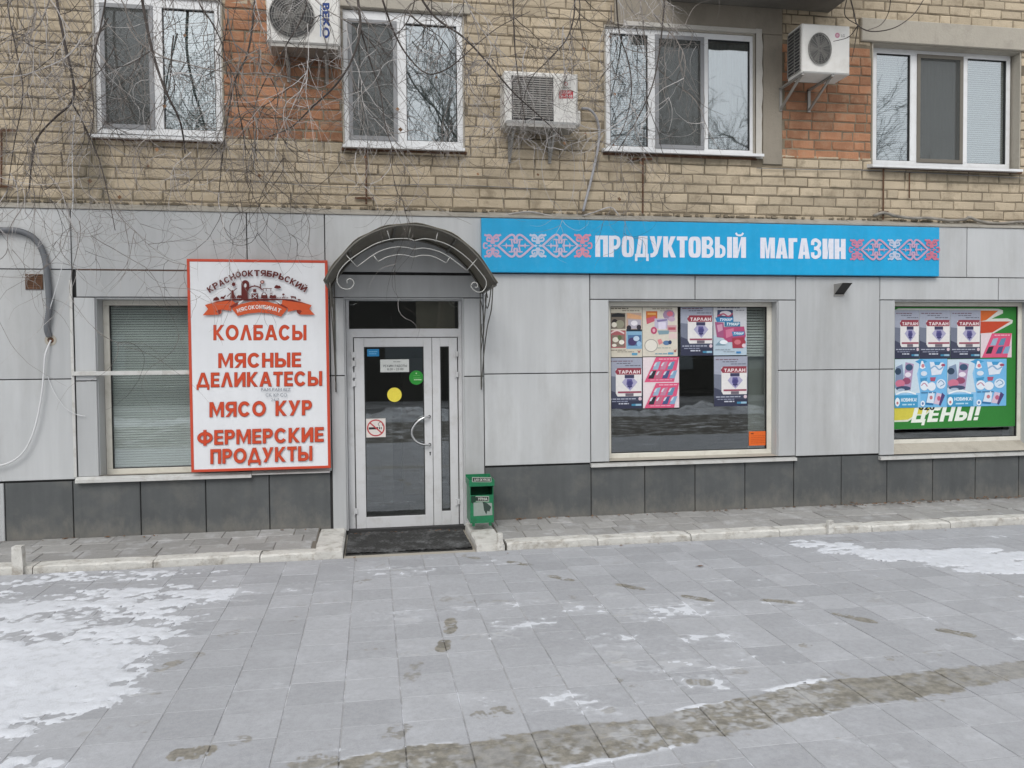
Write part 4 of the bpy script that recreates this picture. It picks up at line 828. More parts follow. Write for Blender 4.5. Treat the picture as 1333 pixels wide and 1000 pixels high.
# heavy condensed capitals drawn from strokes: each glyph in a unit box, stem width w
GL = {'П':'I0 I1 T','Р':'P','О':'O','Д':'D','У':'U','К':'K','Т':'TT','В':'V','Ы':'Y','Й':'J','М':'M','А':'A','Г':'I0 T','З':'Z','И':'N','Н':'I0 I1 H'}
def glyph(ch, l, r, tp, bt):
    w_ = r-l; s_ = 6.3; h_ = bt-tp
    R = lambda u0,v0,u1,v1: a.rect(u0,v0,u1,v1,WH); hb = 5.0
    def rr(u0,v0,u1,v1, hole_u, hole_v, left=True, cr=3.2):   # rounded box with a slot, as four bars
        pass
    if ch == 'П': R(l,tp,l+s_,bt); R(r-s_,tp,r,bt); R(l+s_,tp,r-s_,tp+hb)
    elif ch == 'Г': R(l,tp,l+s_,bt); R(l+s_,tp,r,tp+hb)
    elif ch == 'Н': R(l,tp,l+s_,bt); R(r-s_,tp,r,bt); R(l+s_,tp+h_*.42,r-s_,tp+h_*.42+hb)
    elif ch == 'Т': R(l,tp,r,tp+hb); R((l+r-s_)/2,tp+hb,(l+r+s_)/2,bt)
    elif ch in 'ИЙ':
        R(l,tp,l+s_,bt); R(r-s_,tp,r,bt); a.poly([(l+s_,bt),(l+s_,bt-9),(r-s_,tp),(r-s_,tp+9)],WH)
        if ch == 'Й': a.stroke([(l+w_*.22,tp-5.5),(l+w_*.35,tp-2.6),(l+w_*.65,tp-2.6),(l+w_*.78,tp-5.5)],2.4,WH)
    elif ch == 'М': R(l,tp,l+s_-.4,bt); R(r-s_+.4,tp,r,bt); a.poly([(l+s_-.4,tp),(l+s_+1,tp),((l+r)/2,bt-10),(r-s_-1,tp),(r-s_+.4,tp),(r-s_+.4,tp+8),((l+r)/2+1.8,bt),((l+r)/2-1.8,bt),(l+s_-.4,tp+8)],WH)
    elif ch == 'О':
        y = a.nxt(); vs = []; N = 40; se = lambda q: math.copysign(abs(q)**.55, q)
        for k in range(N+1):
            c_, d_ = se(math.cos(2*math.pi*k/N)), se(math.sin(2*math.pi*k/N)); cx, cy = (l+r)/2, (tp+bt)/2
            vs += [a.P(cx+w_/2*c_,cy+h_/2*d_,y), a.P(cx+(w_/2-6.2)*c_,cy+(h_/2-5.0)*d_,y)]
        a.mb.add(vs, [(2*i,2*i+1,2*i+3,2*i+2) for i in range(N)], a.mi(WH))
    elif ch == 'Р': R(l,tp,l+s_,bt); a.stroke([(l+s_,tp+2.2),(r-s_,tp+2.2),(r-s_/2,tp+4.5),(r-s_/2,tp+h_*.42),(r-s_,tp+h_*.55),(l+s_,tp+h_*.55)],4.6,WH)
    elif ch == 'Д':
        R(l,bt-hb+.6,r,bt); R(l,bt,l+3.2,bt+5); R(r-3.2,bt,r,bt+5); a.poly([(l+1.5,bt-hb+.6),(l+5,tp),(l+10,tp),(l+7,bt-hb+.6)],WH); R(l+10,tp,r-2-s_+.4,tp+hb); R(r-1.5-s_,tp,r-1.5,bt-hb+.6)
    elif ch == 'У': a.poly([(l,tp),(l+s_,tp),(l+w_*.55,tp+h_*.5),(r-s_,tp),(r,tp),(l+w_*.62,tp+h_*.82),(l+w_*.42,bt-1),(l+w_*.2,bt),(l+w_*.06,bt),(l+w_*.06,bt-hb),(l+w_*.24,bt-hb-.4),(l+w_*.34,tp+h_*.7)],WH)
    elif ch == 'К': R(l,tp,l+s_,bt); a.poly([(l+s_,tp+h_*.42),(r-s_-.6,tp),(r-.2,tp),(l+s_+4.2,tp+h_*.46),(r,bt),(r-s_,bt),(l+s_,tp+h_*.6)],WH)
    elif ch == 'В': R(l,tp,l+s_,bt); a.stroke([(l+s_,tp+2.2),(r-s_,tp+2.2),(r-s_/2-.6,tp+5),(r-s_/2-.6,tp+h_*.32),(r-s_,tp+h_*.46),(l+s_,tp+h_*.47)],4.4,WH); a.stroke([(l+s_,tp+h_*.47),(r-s_,tp+h_*.5),(r-s_/2,tp+h_*.6),(r-s_/2,bt-5),(r-s_,bt-2.2),(l+s_,bt-2.2)],4.6,WH)
    elif ch == 'Ы': R(l,tp,l+s_,bt); R(r-s_,tp,r,bt); e = r-s_-1.6; a.stroke([(l+s_,tp+h_*.44),(e-s_,tp+h_*.46),(e-s_/2,tp+h_*.56),(e-s_/2,bt-5),(e-s_,bt-2.2),(l+s_,bt-2.2)],4.2,WH)
    elif ch == 'А': a.poly([(l,bt),(l+w_*.28,tp),(l+w_*.5,tp),(l+w_*.5,tp+7),(l+s_,bt)],WH); a.poly([(r,bt),(r-w_*.28,tp),(l+w_*.5,tp),(l+w_*.5,tp+7),(r-s_,bt)],WH); R(l+w_*.25,bt-h_*.34,r-w_*.25,bt-h_*.34+4)
    elif ch == 'З': a.stroke([(l+2.3,tp+8.5),(l+2.6,tp+4),(l+w_*.35,tp+2.1),(r-s_,tp+2.4),(r-s_/2,tp+5),(r-s_/2,tp+h_*.34),(r-s_,tp+h_*.47),(l+w_*.3,tp+h_*.48)],4.4,WH); a.stroke([(l+w_*.3,tp+h_*.48),(r-s_,tp+h_*.5),(r-s_/2,tp+h_*.6),(r-s_/2,bt-5),(r-s_,bt-2.4),(l+w_*.35,bt-2.1),(l+2.6,bt-4),(l+2.3,bt-8.5)],4.4,WH)
def word_px(txt, l, r, tp0, tp1, bt0, bt1, widths):
    tot = sum(widths)+1.3*(len(txt)-1); k = (r-l)/tot; x = l
    for ch, w_ in zip(txt, widths):
        u = (x-l)/(r-l); glyph(ch, x, x+w_*k, tp0+(tp1-tp0)*u, bt0+(bt1-bt0)*u); x += (w_+1.3)*k
word_px('ПРОДУКТОВЫЙ', 775, 971, 306.8, 309, 334.5, 336, [17,16,16.5,18.5,17,17,14.5,16.5,16.5,23,17.5])
a.build('lettering', sb)
word_px('МАГАЗИН', 989.7, 1100.6, 309.5, 311.5, 336.3, 337.6, [21,17,12.5,17,15.5,16,16])
a.build('lettering', sb)
o_ = Art(yb, f)
def ornament(px0, px1, py0, py1, pal):
    mp = lambda x,y: (px0+(x-40)/(1300-40)*(px1-px0), py0+(y-58)/(330-58)*(py1-py0)); k = (py1-py0)/272*23
    asp = ((px1-px0)/1260)/((py1-py0)/272)
    def st(p, w_, c): o_.stroke([mp(*q) for q in p], w_, c)
    def py(p, c): o_.poly([mp(*q) for q in p], c)
    for cx, c in ((150,pal[0]),(672,pal[1]),(1187,pal[2])):
        for sx in (-1,1):
            for sy in (-1,1):
                t = lambda dx_,dy_: (cx+sx*dx_, 194+sy*dy_)
                st([t(12,20),t(8,60),t(14,95),t(40,118),t(68,112),t(96,122)], k, c); st([t(10,28),t(28,50),t(55,52),t(68,72),t(56,92),t(38,88),t(36,72)], k*.8, c)
                py([t(4,0),t(24,14),t(60,4),t(60,0)] if sx*sy>0 else [t(60,0),t(60,4),t(24,14),t(4,0)], c)
        if cx != 672: 
            s_ = -1 if cx < 600 else 1; st([(cx+s_*60,172),(cx+s_*95,165),(cx+s_*106,194),(cx+s_*95,222),(cx+s_*60,216)], k*.75, c)
    for cx, c in ((415,pal[3]),(930,pal[4])):
        for sx in (-1,1):
            for sy in (-1,1):
                t = lambda dx_,dy_: (cx+sx*dx_, 194+sy*dy_)
                st([t(205,0),t(150,48),t(92,98),t(52,120),t(22,112),t(10,84),t(18,50),t(8,24)], k, c)
                st([t(40,6),t(44,36),t(50,66)], k*.7, c); st([t(26,62),t(50,70),t(80,66)], k*.6, c)
            py([t_ for t_ in ((cx+sx*172,194),(cx+sx*118,186),(cx+sx*108,160),(cx+sx*98,186),(cx+sx*24,182),(cx+sx*24,206),(cx+sx*98,202),(cx+sx*108,228),(cx+sx*118,202))], c)
LV, PK = '#b5b6d2', '#cf8fa5'
ornament(629,771,304,336,('#c09fb9','#b9c3d8','#cf8c9f','#bfadc6','#bdb3cb')); o_.build('ornament', sb); ornament(1105,1223,311,339.5,('#c07c98','#b3bdd2','#c07187','#bd9ab2','#b99ab4'))
o_.build('ornament', sb)

# ------------------------------------------------------------------ arched canopy over the door
yf = -.92
prof = [(421.5,366),(428,353),(440,337),(459.5,316),(480,303),(505,294),(532,291),(560,294),(588,304),(610,319),(630,341),(648,369)]
P = [W(p,q,yf) for p,q in smooth_path(prof,3)]
cn = thing('door_canopy', 'arched dark metal canopy with scrollwork front over the entrance', 'canopy', ((P[0][0]+P[-1][0])/2, 0, P[0][1]))
m = MB(); n_ = len(P); nrm = []
for i in range(n_):
    a_, b_ = P[max(i-1,0)], P[min(i+1,n_-1)]; tx, tz = b_[0]-a_[0], b_[1]-a_[1]; l = math.hypot(tx,tz); nrm.append((-tz/l, tx/l))
yy = [yf, yf*.66, yf*.33, -.004]; v = []
for s_ in (0,.006):
    for y_ in yy:
        for i, (x,z_) in enumerate(P): v.append((x+nrm[i][0]*s_, y_, z_+nrm[i][1]*s_+.006*math.sin(i*1.3+y_*5)))
fs = []
for s_ in (0,1):
    for j in range(3):
        for i in range(n_-1): b0 = s_*4*n_+j*n_+i; fs.append((b0,b0+1,b0+n_+1,b0+n_))
for i in range(n_-1): fs += [(i,i+1,4*n_+i+1,4*n_+i)]
m.add(v, fs); m.build('roof_sheet', M['canopy'], cn, True)
for y_ in (yf+.012, -.03):
    m = MB(); q = [(x-nrm[i][0]*.012, y_, z_-nrm[i][1]*.012) for i,(x,z_) in enumerate(P)]; m.tube(q, .012, 6); m.build('arch_rib', M['cframe'], cn, True)
for i in (0, 8, 16, 25, n_-1):
    m = MB(); x,z_ = P[i][0]-nrm[i][0]*.02, P[i][1]-nrm[i][1]*.02; m.bar((x,yf+.02,z_),(x,-.01,z_),.022,.022); m.build('purlin', M['cframe'], cn)
Cq = lambda x,y: (410+x/5.332, 280+y/5.332)
def scr(pts, y, r=.0045, k=4, name='scroll_bar', mt='wire'):
    m = MB(); q = []
    for p in (smooth_path(pts,k) if len(pts) > 2 and k > 1 else pts):
        w_ = W(*Cq(p[0],p[1]), y); q.append((w_[0], y, w_[1]))
    m.tube(q, r, 6); return m.build(name, M[mt], cn, True)
ysn = yf+.02
scr([(225,475),(222,455),(240,443),(262,452),(270,478),(250,508),(215,515),(175,498),(153,455),(165,400),(200,350),(250,305),(330,250),(420,200),(520,170),(600,163),(650,165),(690,178)],ysn)
scr([(690,178),(760,165),(830,175),(920,205),(1010,260),(1090,330),(1150,400),(1185,450),(1188,490),(1165,528),(1130,535),(1095,515),(1083,488),(1100,468),(1125,475),(1128,500),(1110,502)],ysn+.003)
scr([(292,360),(400,280),(480,240),(570,222),(650,228),(690,237),(760,230),(850,250),(930,290),(1055,385)],ysn); scr([(292,360),(205,265)],ysn+.002,k=1); scr([(1055,385),(1132,295)],ysn+.002,k=1)
scr([(438,323),(500,292),(580,275),(650,283),(685,292),(740,280),(820,288),(912,333)],ysn); scr([(438,323),(405,278)],ysn+.002,k=1); scr([(912,333),(938,290)],ysn+.002,k=1)
scr([(521,170),(500,105)],ysn+.002,k=1); scr([(838,184),(852,122)],ysn+.002,k=1); scr([(650,165),(664,85)],ysn+.002,.009,k=1,name='tie_bar',mt='cframe')
# side brackets: scrolled bars in the plane of each side
for xx, zz in ((P[0][0]+.05, P[0][1]),(P[-1][0]-.04, P[-1][1])):
    zw = Z(630,372); L_ = []
    L_.append([(xx,-.015,zw+.1),(xx,-.015,zw-.95),(xx,-.03,zw-1.03),(xx,-.07,zw-1.02),(xx,-.075,zw-.96)])
    L_.append([(xx,yf+.03,zz-.01),(xx,-.78,zz-.22),(xx,-.5,zz-.38),(xx,-.25,zz-.62),(xx,-.10,zz-.85),(xx,-.02,zz-.92)])
    L_.append([(xx,-.78,zz-.02),(xx,-.66,zz-.14),(xx,-.5,zz-.2),(xx,-.38,zz-.12),(xx,-.45,zz-.05),(xx,-.55,zz-.1)])
    L_.append([(xx,-.06,zz-.1),(xx,-.2,zz-.2),(xx,-.28,zz-.35),(xx,-.18,zz-.48),(xx,-.08,zz-.42),(xx,-.12,zz-.33)])
    L_.append([(xx,-.02,zz-.6),(xx,-.14,zz-.5),(xx,-.3,zz-.3),(xx,-.5,zz-.02)])
    for q in L_: m = MB(); m.tube(smooth_path(q,5), .0055, 6); m.build('side_scroll', M['cframe'], cn, True)

# ------------------------------------------------------------------ wedge wall lamp
x0,x1 = X(1086,375,-.02), X(1101,375,-.02); zt = Z(1090,369,-.1); zb_ = Z(1090,384,0)
wl = thing('wall_lamp', 'small wedge shaped metal wall lamp below the blue sign', 'lamp', ((x0+x1)/2,0,zb_))
xr_ = X(1098,384,0); xl_ = X(1085.5,384,0); d_ = -.17
m = MB(); v = [(xl_,0,zb_),(xr_,0,zb_),(xl_,0,zt),(xr_,0,zt),(xl_,d_,zt),(xr_,d_,zt)]
m.add(v, [(0,2,4),(1,5,3),(2,3,5,4)]); m.build('housing', M['galv'], wl)
m = MB(); m.add([(xl_+.004,-.006,zb_+.006),(xr_-.004,-.006,zb_+.006),(xr_-.004,d_+.008,zt-.003),(xl_+.004,d_+.008,zt-.003)], [(0,1,2,3)]); m.build('lens', M['black'], wl)
m = MB(); m.box(xl_-.004, xr_+.004, -.012, 0, zb_-.012, zb_+.002); m.build('rim', M['galv'], wl)

# ------------------------------------------------------------------ vent grille, conduit, cables on the left
x0,x1,z0,z1 = box_px(33,357,56,377,-.004)
vg = thing('vent_grille', 'small rusty brown vent grille on the left grey panel', 'vent', ((x0+x1)/2,0,z0))
m = MB()
for q in ((x0,x1,z0,z0+.012),(x0,x1,z1-.012,z1),(x0,x0+.012,z0+.012,z1-.012),(x1-.012,x1,z0+.012,z1-.012)): m.cbox(q[0],q[1],-.012,-.001,q[2],q[3],.002)
m.build('frame', M['rust'], vg)
for k in range(7): m = MB(); zz = z0+.014+k*(z1-z0-.028)/7; m.add([(x0+.012,-.010,zz),(x1-.012,-.010,zz),(x1-.012,-.002,zz+.016),(x0+.012,-.002,zz+.016)],[(0,1,2,3)]); m.build('slat', M['rust'], vg)
m = MB(); m.box(x0+.01,x1-.01,-.0015,-.0005,z0+.01,z1-.01); m.build('back_plate', M['black'], vg)
def wp(px_,py_,y): x,z_ = W(px_,py_,y); return (x,y,z_)
m = MB(); q = smooth_path([wp(-120,305,-.03),wp(-60,300,-.04),wp(0,299.5,-.04),wp(25,301,-.04),(*W(45,311,-.045),0)[:0] or wp(45,311,-.045),wp(57,332,-.04),wp(62,365,-.035),wp(64,400,-.035),wp(61,425,-.03),wp(64,438,-.01)],10)
m.tube(q, .026, 10)
for i in range(len(q)-1):
    a_, b_ = Vector(q[i]), Vector(q[i+1]); n2 = max(1,int((b_-a_).length/.012))
    for j in range(n2): c = a_.lerp(b_, j/n2); t = (b_-a_).normalized(); m.tube([c-t*.003, c+t*.003], .0285, 10, cap=False)
cd = m.build('corrugated_conduit', M['conduit'], None, True); tag(cd, 'dark grey corrugated conduit bending down the left wall panel', 'conduit')
cx, cz = W(66,443,-.002); ho = thing('cable_hole', 'rusty round hole with pale ring where the conduit ends', 'wall hole', (cx,0,cz))
m = MB(); m.ring(cx,cz,.028,.052,-.004); m.build('ring', M['concrete'], ho); m = MB(); m.disc(cx,cz,.03,-.0035); m.build('hole', M['rust'], ho)
m = MB(); m.tube(smooth_path([wp(66,443,-.01),wp(59,462,-.05),wp(57,485,-.05),wp(54,515,-.05),wp(46,555,-.05),wp(33,585,-.05),wp(15,601,-.05),wp(-10,608,-.05),wp(-50,612,-.05)],6), .0085, 6)
tag(m.build('hanging_cable', M['cable'], None, True), 'thick white cable looping down from the round hole to the left edge', 'cable')
m = MB(); m.tube(smooth_path([wp(97,150,-.03),wp(94,200,-.04),wp(95,262,-.04),wp(88,312,-.05),wp(80,350,-.05),wp(70,385,-.05),wp(62,415,-.05),wp(61,438,-.02)],6), .0042, 5)
tag(m.build('thin_cable', M['cable'], None, True), 'thin white cable coming down the brickwork to the conduit end', 'cable')
m = MB(); m.tube(smooth_path([wp(62,490,-.01),wp(70,510,-.04),wp(84,530,-.04),wp(98,539,-.03),wp(111,542,-.02)],6), .0035, 5)
tag(m.build('loose_wire', M['cable'], None, True), 'short curled white wire end below the rail on the left panels', 'wire')
# grey hose on bricks beside the third window, cable on top of right cladding, wires
m = MB(); m.tube(smooth_path([wp(757,141,.02),wp(768,143,.02),wp(777,155,.03),wp(780,175,.03),wp(777,200,.03),wp(770,232,.03),wp(764,255,.02),wp(759,275,.03)],6), .014, 8)
tag(m.build('insulated_hose', mat('hose', (.36,.36,.38), .6, .1, var=.2, vscale=10, dirt=(.12,.11,.1), dscale=6, damt=.7), None, True), 'grey insulated hose running down the brick wall from the middle air conditioner', 'hose')
q = [wp(p_,r_,.02) for p_,r_ in ((1137,281),(1150,277),(1165,281),(1185,284),(1210,284),(1235,287),(1255,286),(1262,283),(1275,288),(1300,291),(1333,289),(1380,293),(1450,296))]
m = MB(); m.tube(smooth_path(q,4), .017, 7); tag(m.build('wall_cable', mat('wcable', (.25,.23,.2), .8, var=.3, vscale=9, dirt=(.06,.05,.04), damt=.8), None, True), 'sagging grey cable lying along the top of the right wall panels', 'cable')
m = MB(); m.tube(smooth_path([wp(640,285,.0),wp(668,278,.02),wp(692,276,.02),wp(715,281,.02),wp(735,284,.01)],4), .008, 5); m.tube(smooth_path([wp(758,281,.0),wp(775,276,.02),wp(795,270,.02),wp(806,281,.02)],4), .007, 5)
tag(m.build('loose_cable', M['twig3'], None, True), 'pale frayed cable lying on the flashing above the blue sign', 'cable')
m = MB(); m.tube(smooth_path([wp(330,236,.06),wp(450,244,.06),wp(560,240,.06),wp(700,246,.06)],8), .003, 4); tag(m.build('wall_wire', M['conduit'], None), 'thin wire strung along the brick courses between the left windows', 'wire')
m = MB(); m.tube(smooth_path([wp(985,219,.06),wp(1060,221,.06),wp(1137,222,.06),wp(1333,232,.06)],8), .004, 4); tag(m.build('wall_wire', M['conduit'], None), 'thin wire on the bricks below the right window', 'wire')
# rusty iron brackets
def rustb(rod, bars, label, r=.009):
    t = thing('rusty_bracket', label, 'bracket', wp(rod[0],rod[2],.03), 'rusty iron brackets on the brick wall')
    m = MB(); m.tube([wp(rod[0],rod[1],.05), wp(rod[0]-.3,rod[2],.05)], r, 6); m.build('rod', M['rust'], t)
    for l,r_,yv in bars: m = MB(); m.bar(wp(l,yv,.055), wp(r_,yv,.055), .018, .018); m.tube([wp((l+r_)/2,yv,.06),wp((l+r_)/2,yv,.02)], .012, 6); m.build('crossbar', M['rust'], t)
rustb((477,191,266), [(462,487,258)], 'rusty iron rod with low crossbar below the second window')
rustb((837,206,278), [(818,850,207),(829,836,207)], 'rusty iron rod with high crossbar below the third window')
rustb((1150,219,286), [(1145,1156,276)], 'long rusty iron rod below the left corner of the right window')
rustb((1184,225,258), [], 'short rusty iron stub below the right window', .008)
rustb((2,170,243), [(-8,20,170),(-6,16,243)], 'rusty iron bracket with two arms at the left edge of the brickwork')

# ------------------------------------------------------------------ air conditioners
def fan(t, cx, cz, rx, rz, y, spokes=16, rings=6):
    m = MB(); m.disc(cx,cz,rx*1.0,y-.0008,28,rz=rz); m.build('fan_opening', M['acd'], t)
    m = MB()
    for k in range(5):
        an = k*1.2566+.4; p = [(cx+rx*.15*math.cos(an),y-.003,cz+rz*.15*math.sin(an)),(cx+rx*.82*math.cos(an-.12),y-.003,cz+rz*.82*math.sin(an-.12)),(cx+rx*.86*math.cos(an+.45),y-.009,cz+rz*.86*math.sin(an+.45)),(cx+rx*.2*math.cos(an+.7),y-.006,cz+rz*.2*math.sin(an+.7))]
        m.add(p, [(0,1,2,3)])
    m.disc(cx,cz,rx*.18,y-.011,14,rz=rz*.18); m.build('fan_blades', mat('fan', (.16,.155,.145), .6), t)
    m = MB()
    for k in range(1,rings+1):
        r = k/rings; m.tube([(cx+rx*r*math.cos(a_*math.pi/14),y-.016,cz+rz*r*math.sin(a_*math.pi/14)) for a_ in range(29)], .0022 if k < rings else .006, 4, cap=False)
    for k in range(spokes): an = 6.2832*k/spokes; m.tube([(cx+rx*.12*math.cos(an),y-.018,cz+rz*.12*math.sin(an)),(cx+rx*math.cos(an),y-.018,cz+rz*math.sin(an))], .0022, 4)
    m.build('fan_grille', M['grille'], t)
def wallbrackets(t, xs_, z_, y0, drop):
    for xx in xs_:
        m = MB(); m.bar((xx,y0,z_-.012),(xx,YB,z_-.012),.03,.02); m.bar((xx,YB-.012,z_),(xx,YB-.012,z_-drop),.03,.02,(0,1,0)); m.bar((xx,y0+.05,z_-.02),(xx,YB-.02,z_-drop+.02),.022,.018); m.build('wall_bracket', M['galv'], t)
def casing(t, x0,x1,z0,z1,y0,y1,c=.014):
    m = MB(); m.cbox(x0,x1,y0,y1,z0,z1,c); return m.build('casing', M['acw'], t)
y0 = -.28
x0,x1 = X(347,30,y0), X(442,30,y0); z0 = Z(400,57,y0); z1 = z0+.55
t = thing('air_conditioner', 'white air conditioner with round fan and dark blue lettering high between the left windows', 'air conditioner', ((x0+x1)/2,YB,z0-.1), 'outdoor air conditioners on the brick wall')
casing(t,x0,x1,z0,z1,y0,YB-.06); cx, cz = W(380,21,y0); fan(t,cx,cz,.205,.205,y0,14,9)
a = Art(y0-.001, lambda px_,py_: W(px_,py_,y0)); y_ = a.nxt()
def qd(s_,t_2,yy): q = W(419.5+9.5*t_2, 4+46*s_, y0); return (q[0],yy,q[1])
fit_text(a.mb,'BEKO',0,0,0,0,y_,a.mi('#23407f'),.05,quad=qd); a.stroke([(417.5,5),(417.5,48)],1.4,'#7fa3cf',sm=False); a.build('lettering', t)
m = MB(); m.box(x0+.02,x1-.02,y0+.02,YB-.08,z0-.03,z0); m.build('base_tray', M['galv'], t); wallbrackets(t,(x0+.16,x1-.14),z0-.03,y0+.05,.22)
y0 = -.27
x0,x1 = X(657,120,y0), X(752.5,120,y0); z0, z1 = Z(700,160.5,y0), Z(700,93.5,y0)
t = thing('air_conditioner', 'white air conditioner with square louvred grille and red sticker between second and third windows', 'air conditioner', ((x0+x1)/2,YB,z0-.1), 'outdoor air conditioners on the brick wall')
casing(t,x0,x1,z0,z1,y0,YB-.06,.02); g = box_px(666,99,720.5,157,y0)
m = MB(); m.cbox(g[0],g[1],y0-.012,y0,g[2],g[3],.012); m.build('grille_panel', M['acd'], t)
m = MB(); k = 0
while g[2]+.02+k*.022 < g[3]-.015: zz = g[2]+.02+k*.022; m.box(g[0]+.012,g[1]-.012,y0-.019,y0-.012,zz,zz+.010); k += 1
for j in range(1,6): xx = g[0]+(g[1]-g[0])*j/6; m.box(xx-.003,xx+.003,y0-.022,y0-.0185,g[2]+.015,g[3]-.015)
m.build('louvre', mat('louvre', (.30,.29,.27), .6), t)
m = MB(); m.cbox(x1-.01,X(757.5,150,y0),y0+.05,y0+.2,z0+.02,Z(755,142,y0),.01); m.build('valve_cover', M['acw'], t)
a = Art(y0-.001, lambda px_,py_: W(px_,py_,y0)); a.rect(728,117.8,746,128.4,'#b03a40'); geo_text(a,'СПЛИТ',730.5,119,744,122.2,'#d9c9ca',.2); a.text('51-73-58',729.5,123.5,745,127.2,'#d9c9ca',.03); a.ell(736.5,109.5,2.6,2.8,'#b07a78'); a.ell(736.5,109.5,1.2,1.3,'#d6d3cd'); a.words(731,744,114,1,'#97948e') if False else a.rect(731,114,743,115,'#a09d96'); a.build('sticker', t)
m = MB(); m.box(x0+.02,x1-.02,y0+.02,YB-.08,z0-.03,z0); m.build('base_tray', M['galv'], t); wallbrackets(t,(x0+.1,x1-.22),z0-.03,y0+.05,.28)
y0 = -.42
x0,x1 = X(1044.5,70,y0), X(1106.5,70,y0); z0, z1 = Z(1075,95.5,y0), Z(1075,32,y0); yb1 = -.13
t = thing('air_conditioner', 'white air conditioner seen from its louvred side above the red brick patch', 'air conditioner', ((x0+x1)/2,YB,z0-.1), 'outdoor air conditioners on the brick wall')
casing(t,x0,x1,z0,z1,y0,yb1,.012); cx, cz = W(1066.5,64,y0); fan(t,cx,cz,.125,.158,y0,18,9)
m = MB(); m.box(x0-.002,x0+.01,y0+.04,yb1-.01,z0+.03,z1-.03); m.build('coil', M['acd'], t)
m = MB(); n3 = 13
for k in range(n3+1): zz = z0+.03+(z1-z0-.06)*k/n3; m.box(x0-.012,x0+.002,y0+.03,yb1,zz-.003,zz+.004)
for yy in (y0+.03,(y0+yb1)/2,yb1-.008): m.box(x0-.010,x0+.003,yy,yy+.008,z0+.03,z1-.03)
m.build('side_louvre', M['galv'], t)
a = Art(y0-.001, lambda px_,py_: W(px_,py_,y0)); a.ell(1090,46.2,3.1,3.4,'#b97f93'); a.ell(1090,46.2,1.5,1.7,'#c9a9b3'); a.text('LG',1095,44.8,1099.5,48.6,'#8f8b8b',.02); a.build('logo', t)
wallbrackets(t,(x0+.02,x1-.18),z0,y0+.02,.25)

# ------------------------------------------------------------------ green bin
zk = .0; yb2 = -.42
x0,x1 = X(612,650,yb2), X(642.5,650,yb2); z0 = Z(628,681,yb2); z1 = Z(628,625,yb2)
bn_ = thing('litter_bin', 'green metal litter bin with open top tray beside the door', 'bin', ((x0+x1)/2,yb2,z0)); yk = -.14; ztb = Z(628,625,yb2); zo0, zo1 = Z(628,644.5,yb2), Z(628,633,yb2)
m = MB(); th = .006
m.box(x0,x1,yb2,yb2+th,z0,zo0); m.box(x0,x0+th,yb2+th,yk,z0,zo1); m.box(x1-th,x1,yb2+th,yk,z0,zo1); m.box(x0+th,x1-th,yk-th,yk,z0,z1); m.box(x0+th,x1-th,yb2+th,yk-th,z0,z0+th); m.build('body', M['green'], bn_)
m = MB(); e = .01
m.box(x0-e,x1+e,yb2-.005,yb2+th-.005,zo1,z1); m.box(x0-e,x0-e+th,yb2+th-.005,yk,zo1,z1); m.box(x1+e-th,x1+e,yb2+th-.005,yk,zo1,z1); m.box(x0-e,x1+e,yk+.001,yk+th,zo1,z1+.02); m.box(x0-e+th,x1+e-th,yb2+th,yk-.001,zo1+.0,zo1+th); m.box((x0+x1)/2-.003,(x0+x1)/2+.003,yb2+th,yk-.002,zo1+.01,z1-.003); m.build('ash_tray', M['green'], bn_)
m = MB()
for xx in (x0+.02,x1-.045): m.box(xx,xx+.025,yb2+.01,yb2+.04,z0-.03,z0); m.box(xx,xx+.025,yk-.04,yk-.01,z0-.03,z0)
m.build('foot', M['green'], bn_)
a = Art(yb2-.0055, lambda px_,py_: W(px_,py_,yb2)); a.rect(614.5,621.2,639.5,627.6,'#a3a8a0'); a.rect(615.3,622,638.8,627,'#2a312d'); geo_text(a,'ДЛЯ ОКУРКОВ',617,622.9,637.5,626.2,'#b9bdb5',.2)
a.build('label', bn_); a.y = yb2-.001; a.rect(618.8,646,636.5,653,'#a3a8a0'); a.rect(619.5,646.8,635.8,652.2,'#2c3330'); geo_text(a,'УРНА',622,647.8,634.5,651.3,'#b9bdb5',.2); a.poly([(613,646),(619,645.5),(620,652),(616,656),(613.2,654)],'#1c3a2c')
a.poly([(616.3,654.5),(626,653.6),(640.4,655),(641,670.5),(616.5,672)],'#8b958f'); a.poly([(628,652.8),(634,655),(639.5,660),(637,666),(634.5,665),(633,670),(630,664),(629,657)],'#33423c'); a.build('label', bn_)

# ------------------------------------------------------------------ ground
ZG = -.06
# surface mask: R snow, G bare wet stone, painted from fractal noise
IW, IH = 3000, 1560; GX0, GX1, GY0, GY1 = -6.5, 10.0, -8.6, -.02
def fbm(w_, h_, base, oct_, ax=1., seed=0, pers=.55):
    r = np.random.RandomState(seed); out = np.zeros((h_,w_), np.float32); amp = 1; tot = 0
    for o in range(oct_):
        nx, ny = int(base*2**o*ax)+2, int(base*2**o*h_/w_)+2; g = r.rand(ny+1,nx+1).astype(np.float32)
        xx = np.linspace(0,nx-1e-3,w_); yy_ = np.linspace(0,ny-1e-3,h_); xi = xx.astype(int); yi = yy_.astype(int); fx = (xx-xi).astype(np.float32); fy = (yy_-yi).astype(np.float32)
        fx = fx*fx*(3-2*fx); fy = (fy*fy*(3-2*fy))[:,None]
        a_ = g[yi][:,xi]*(1-fx)+g[yi][:,xi+1]*fx; b_ = g[yi+1][:,xi]*(1-fx)+g[yi+1][:,xi+1]*fx
        out += amp*(a_*(1-fy)+b_*fy); tot += amp; amp *= pers
    return (out/tot-.5)*1.75+.5
XX, YY = np.meshgrid(np.linspace(GX0,GX1,IW,dtype=np.float32), np.linspace(GY0,GY1,IH,dtype=np.float32))
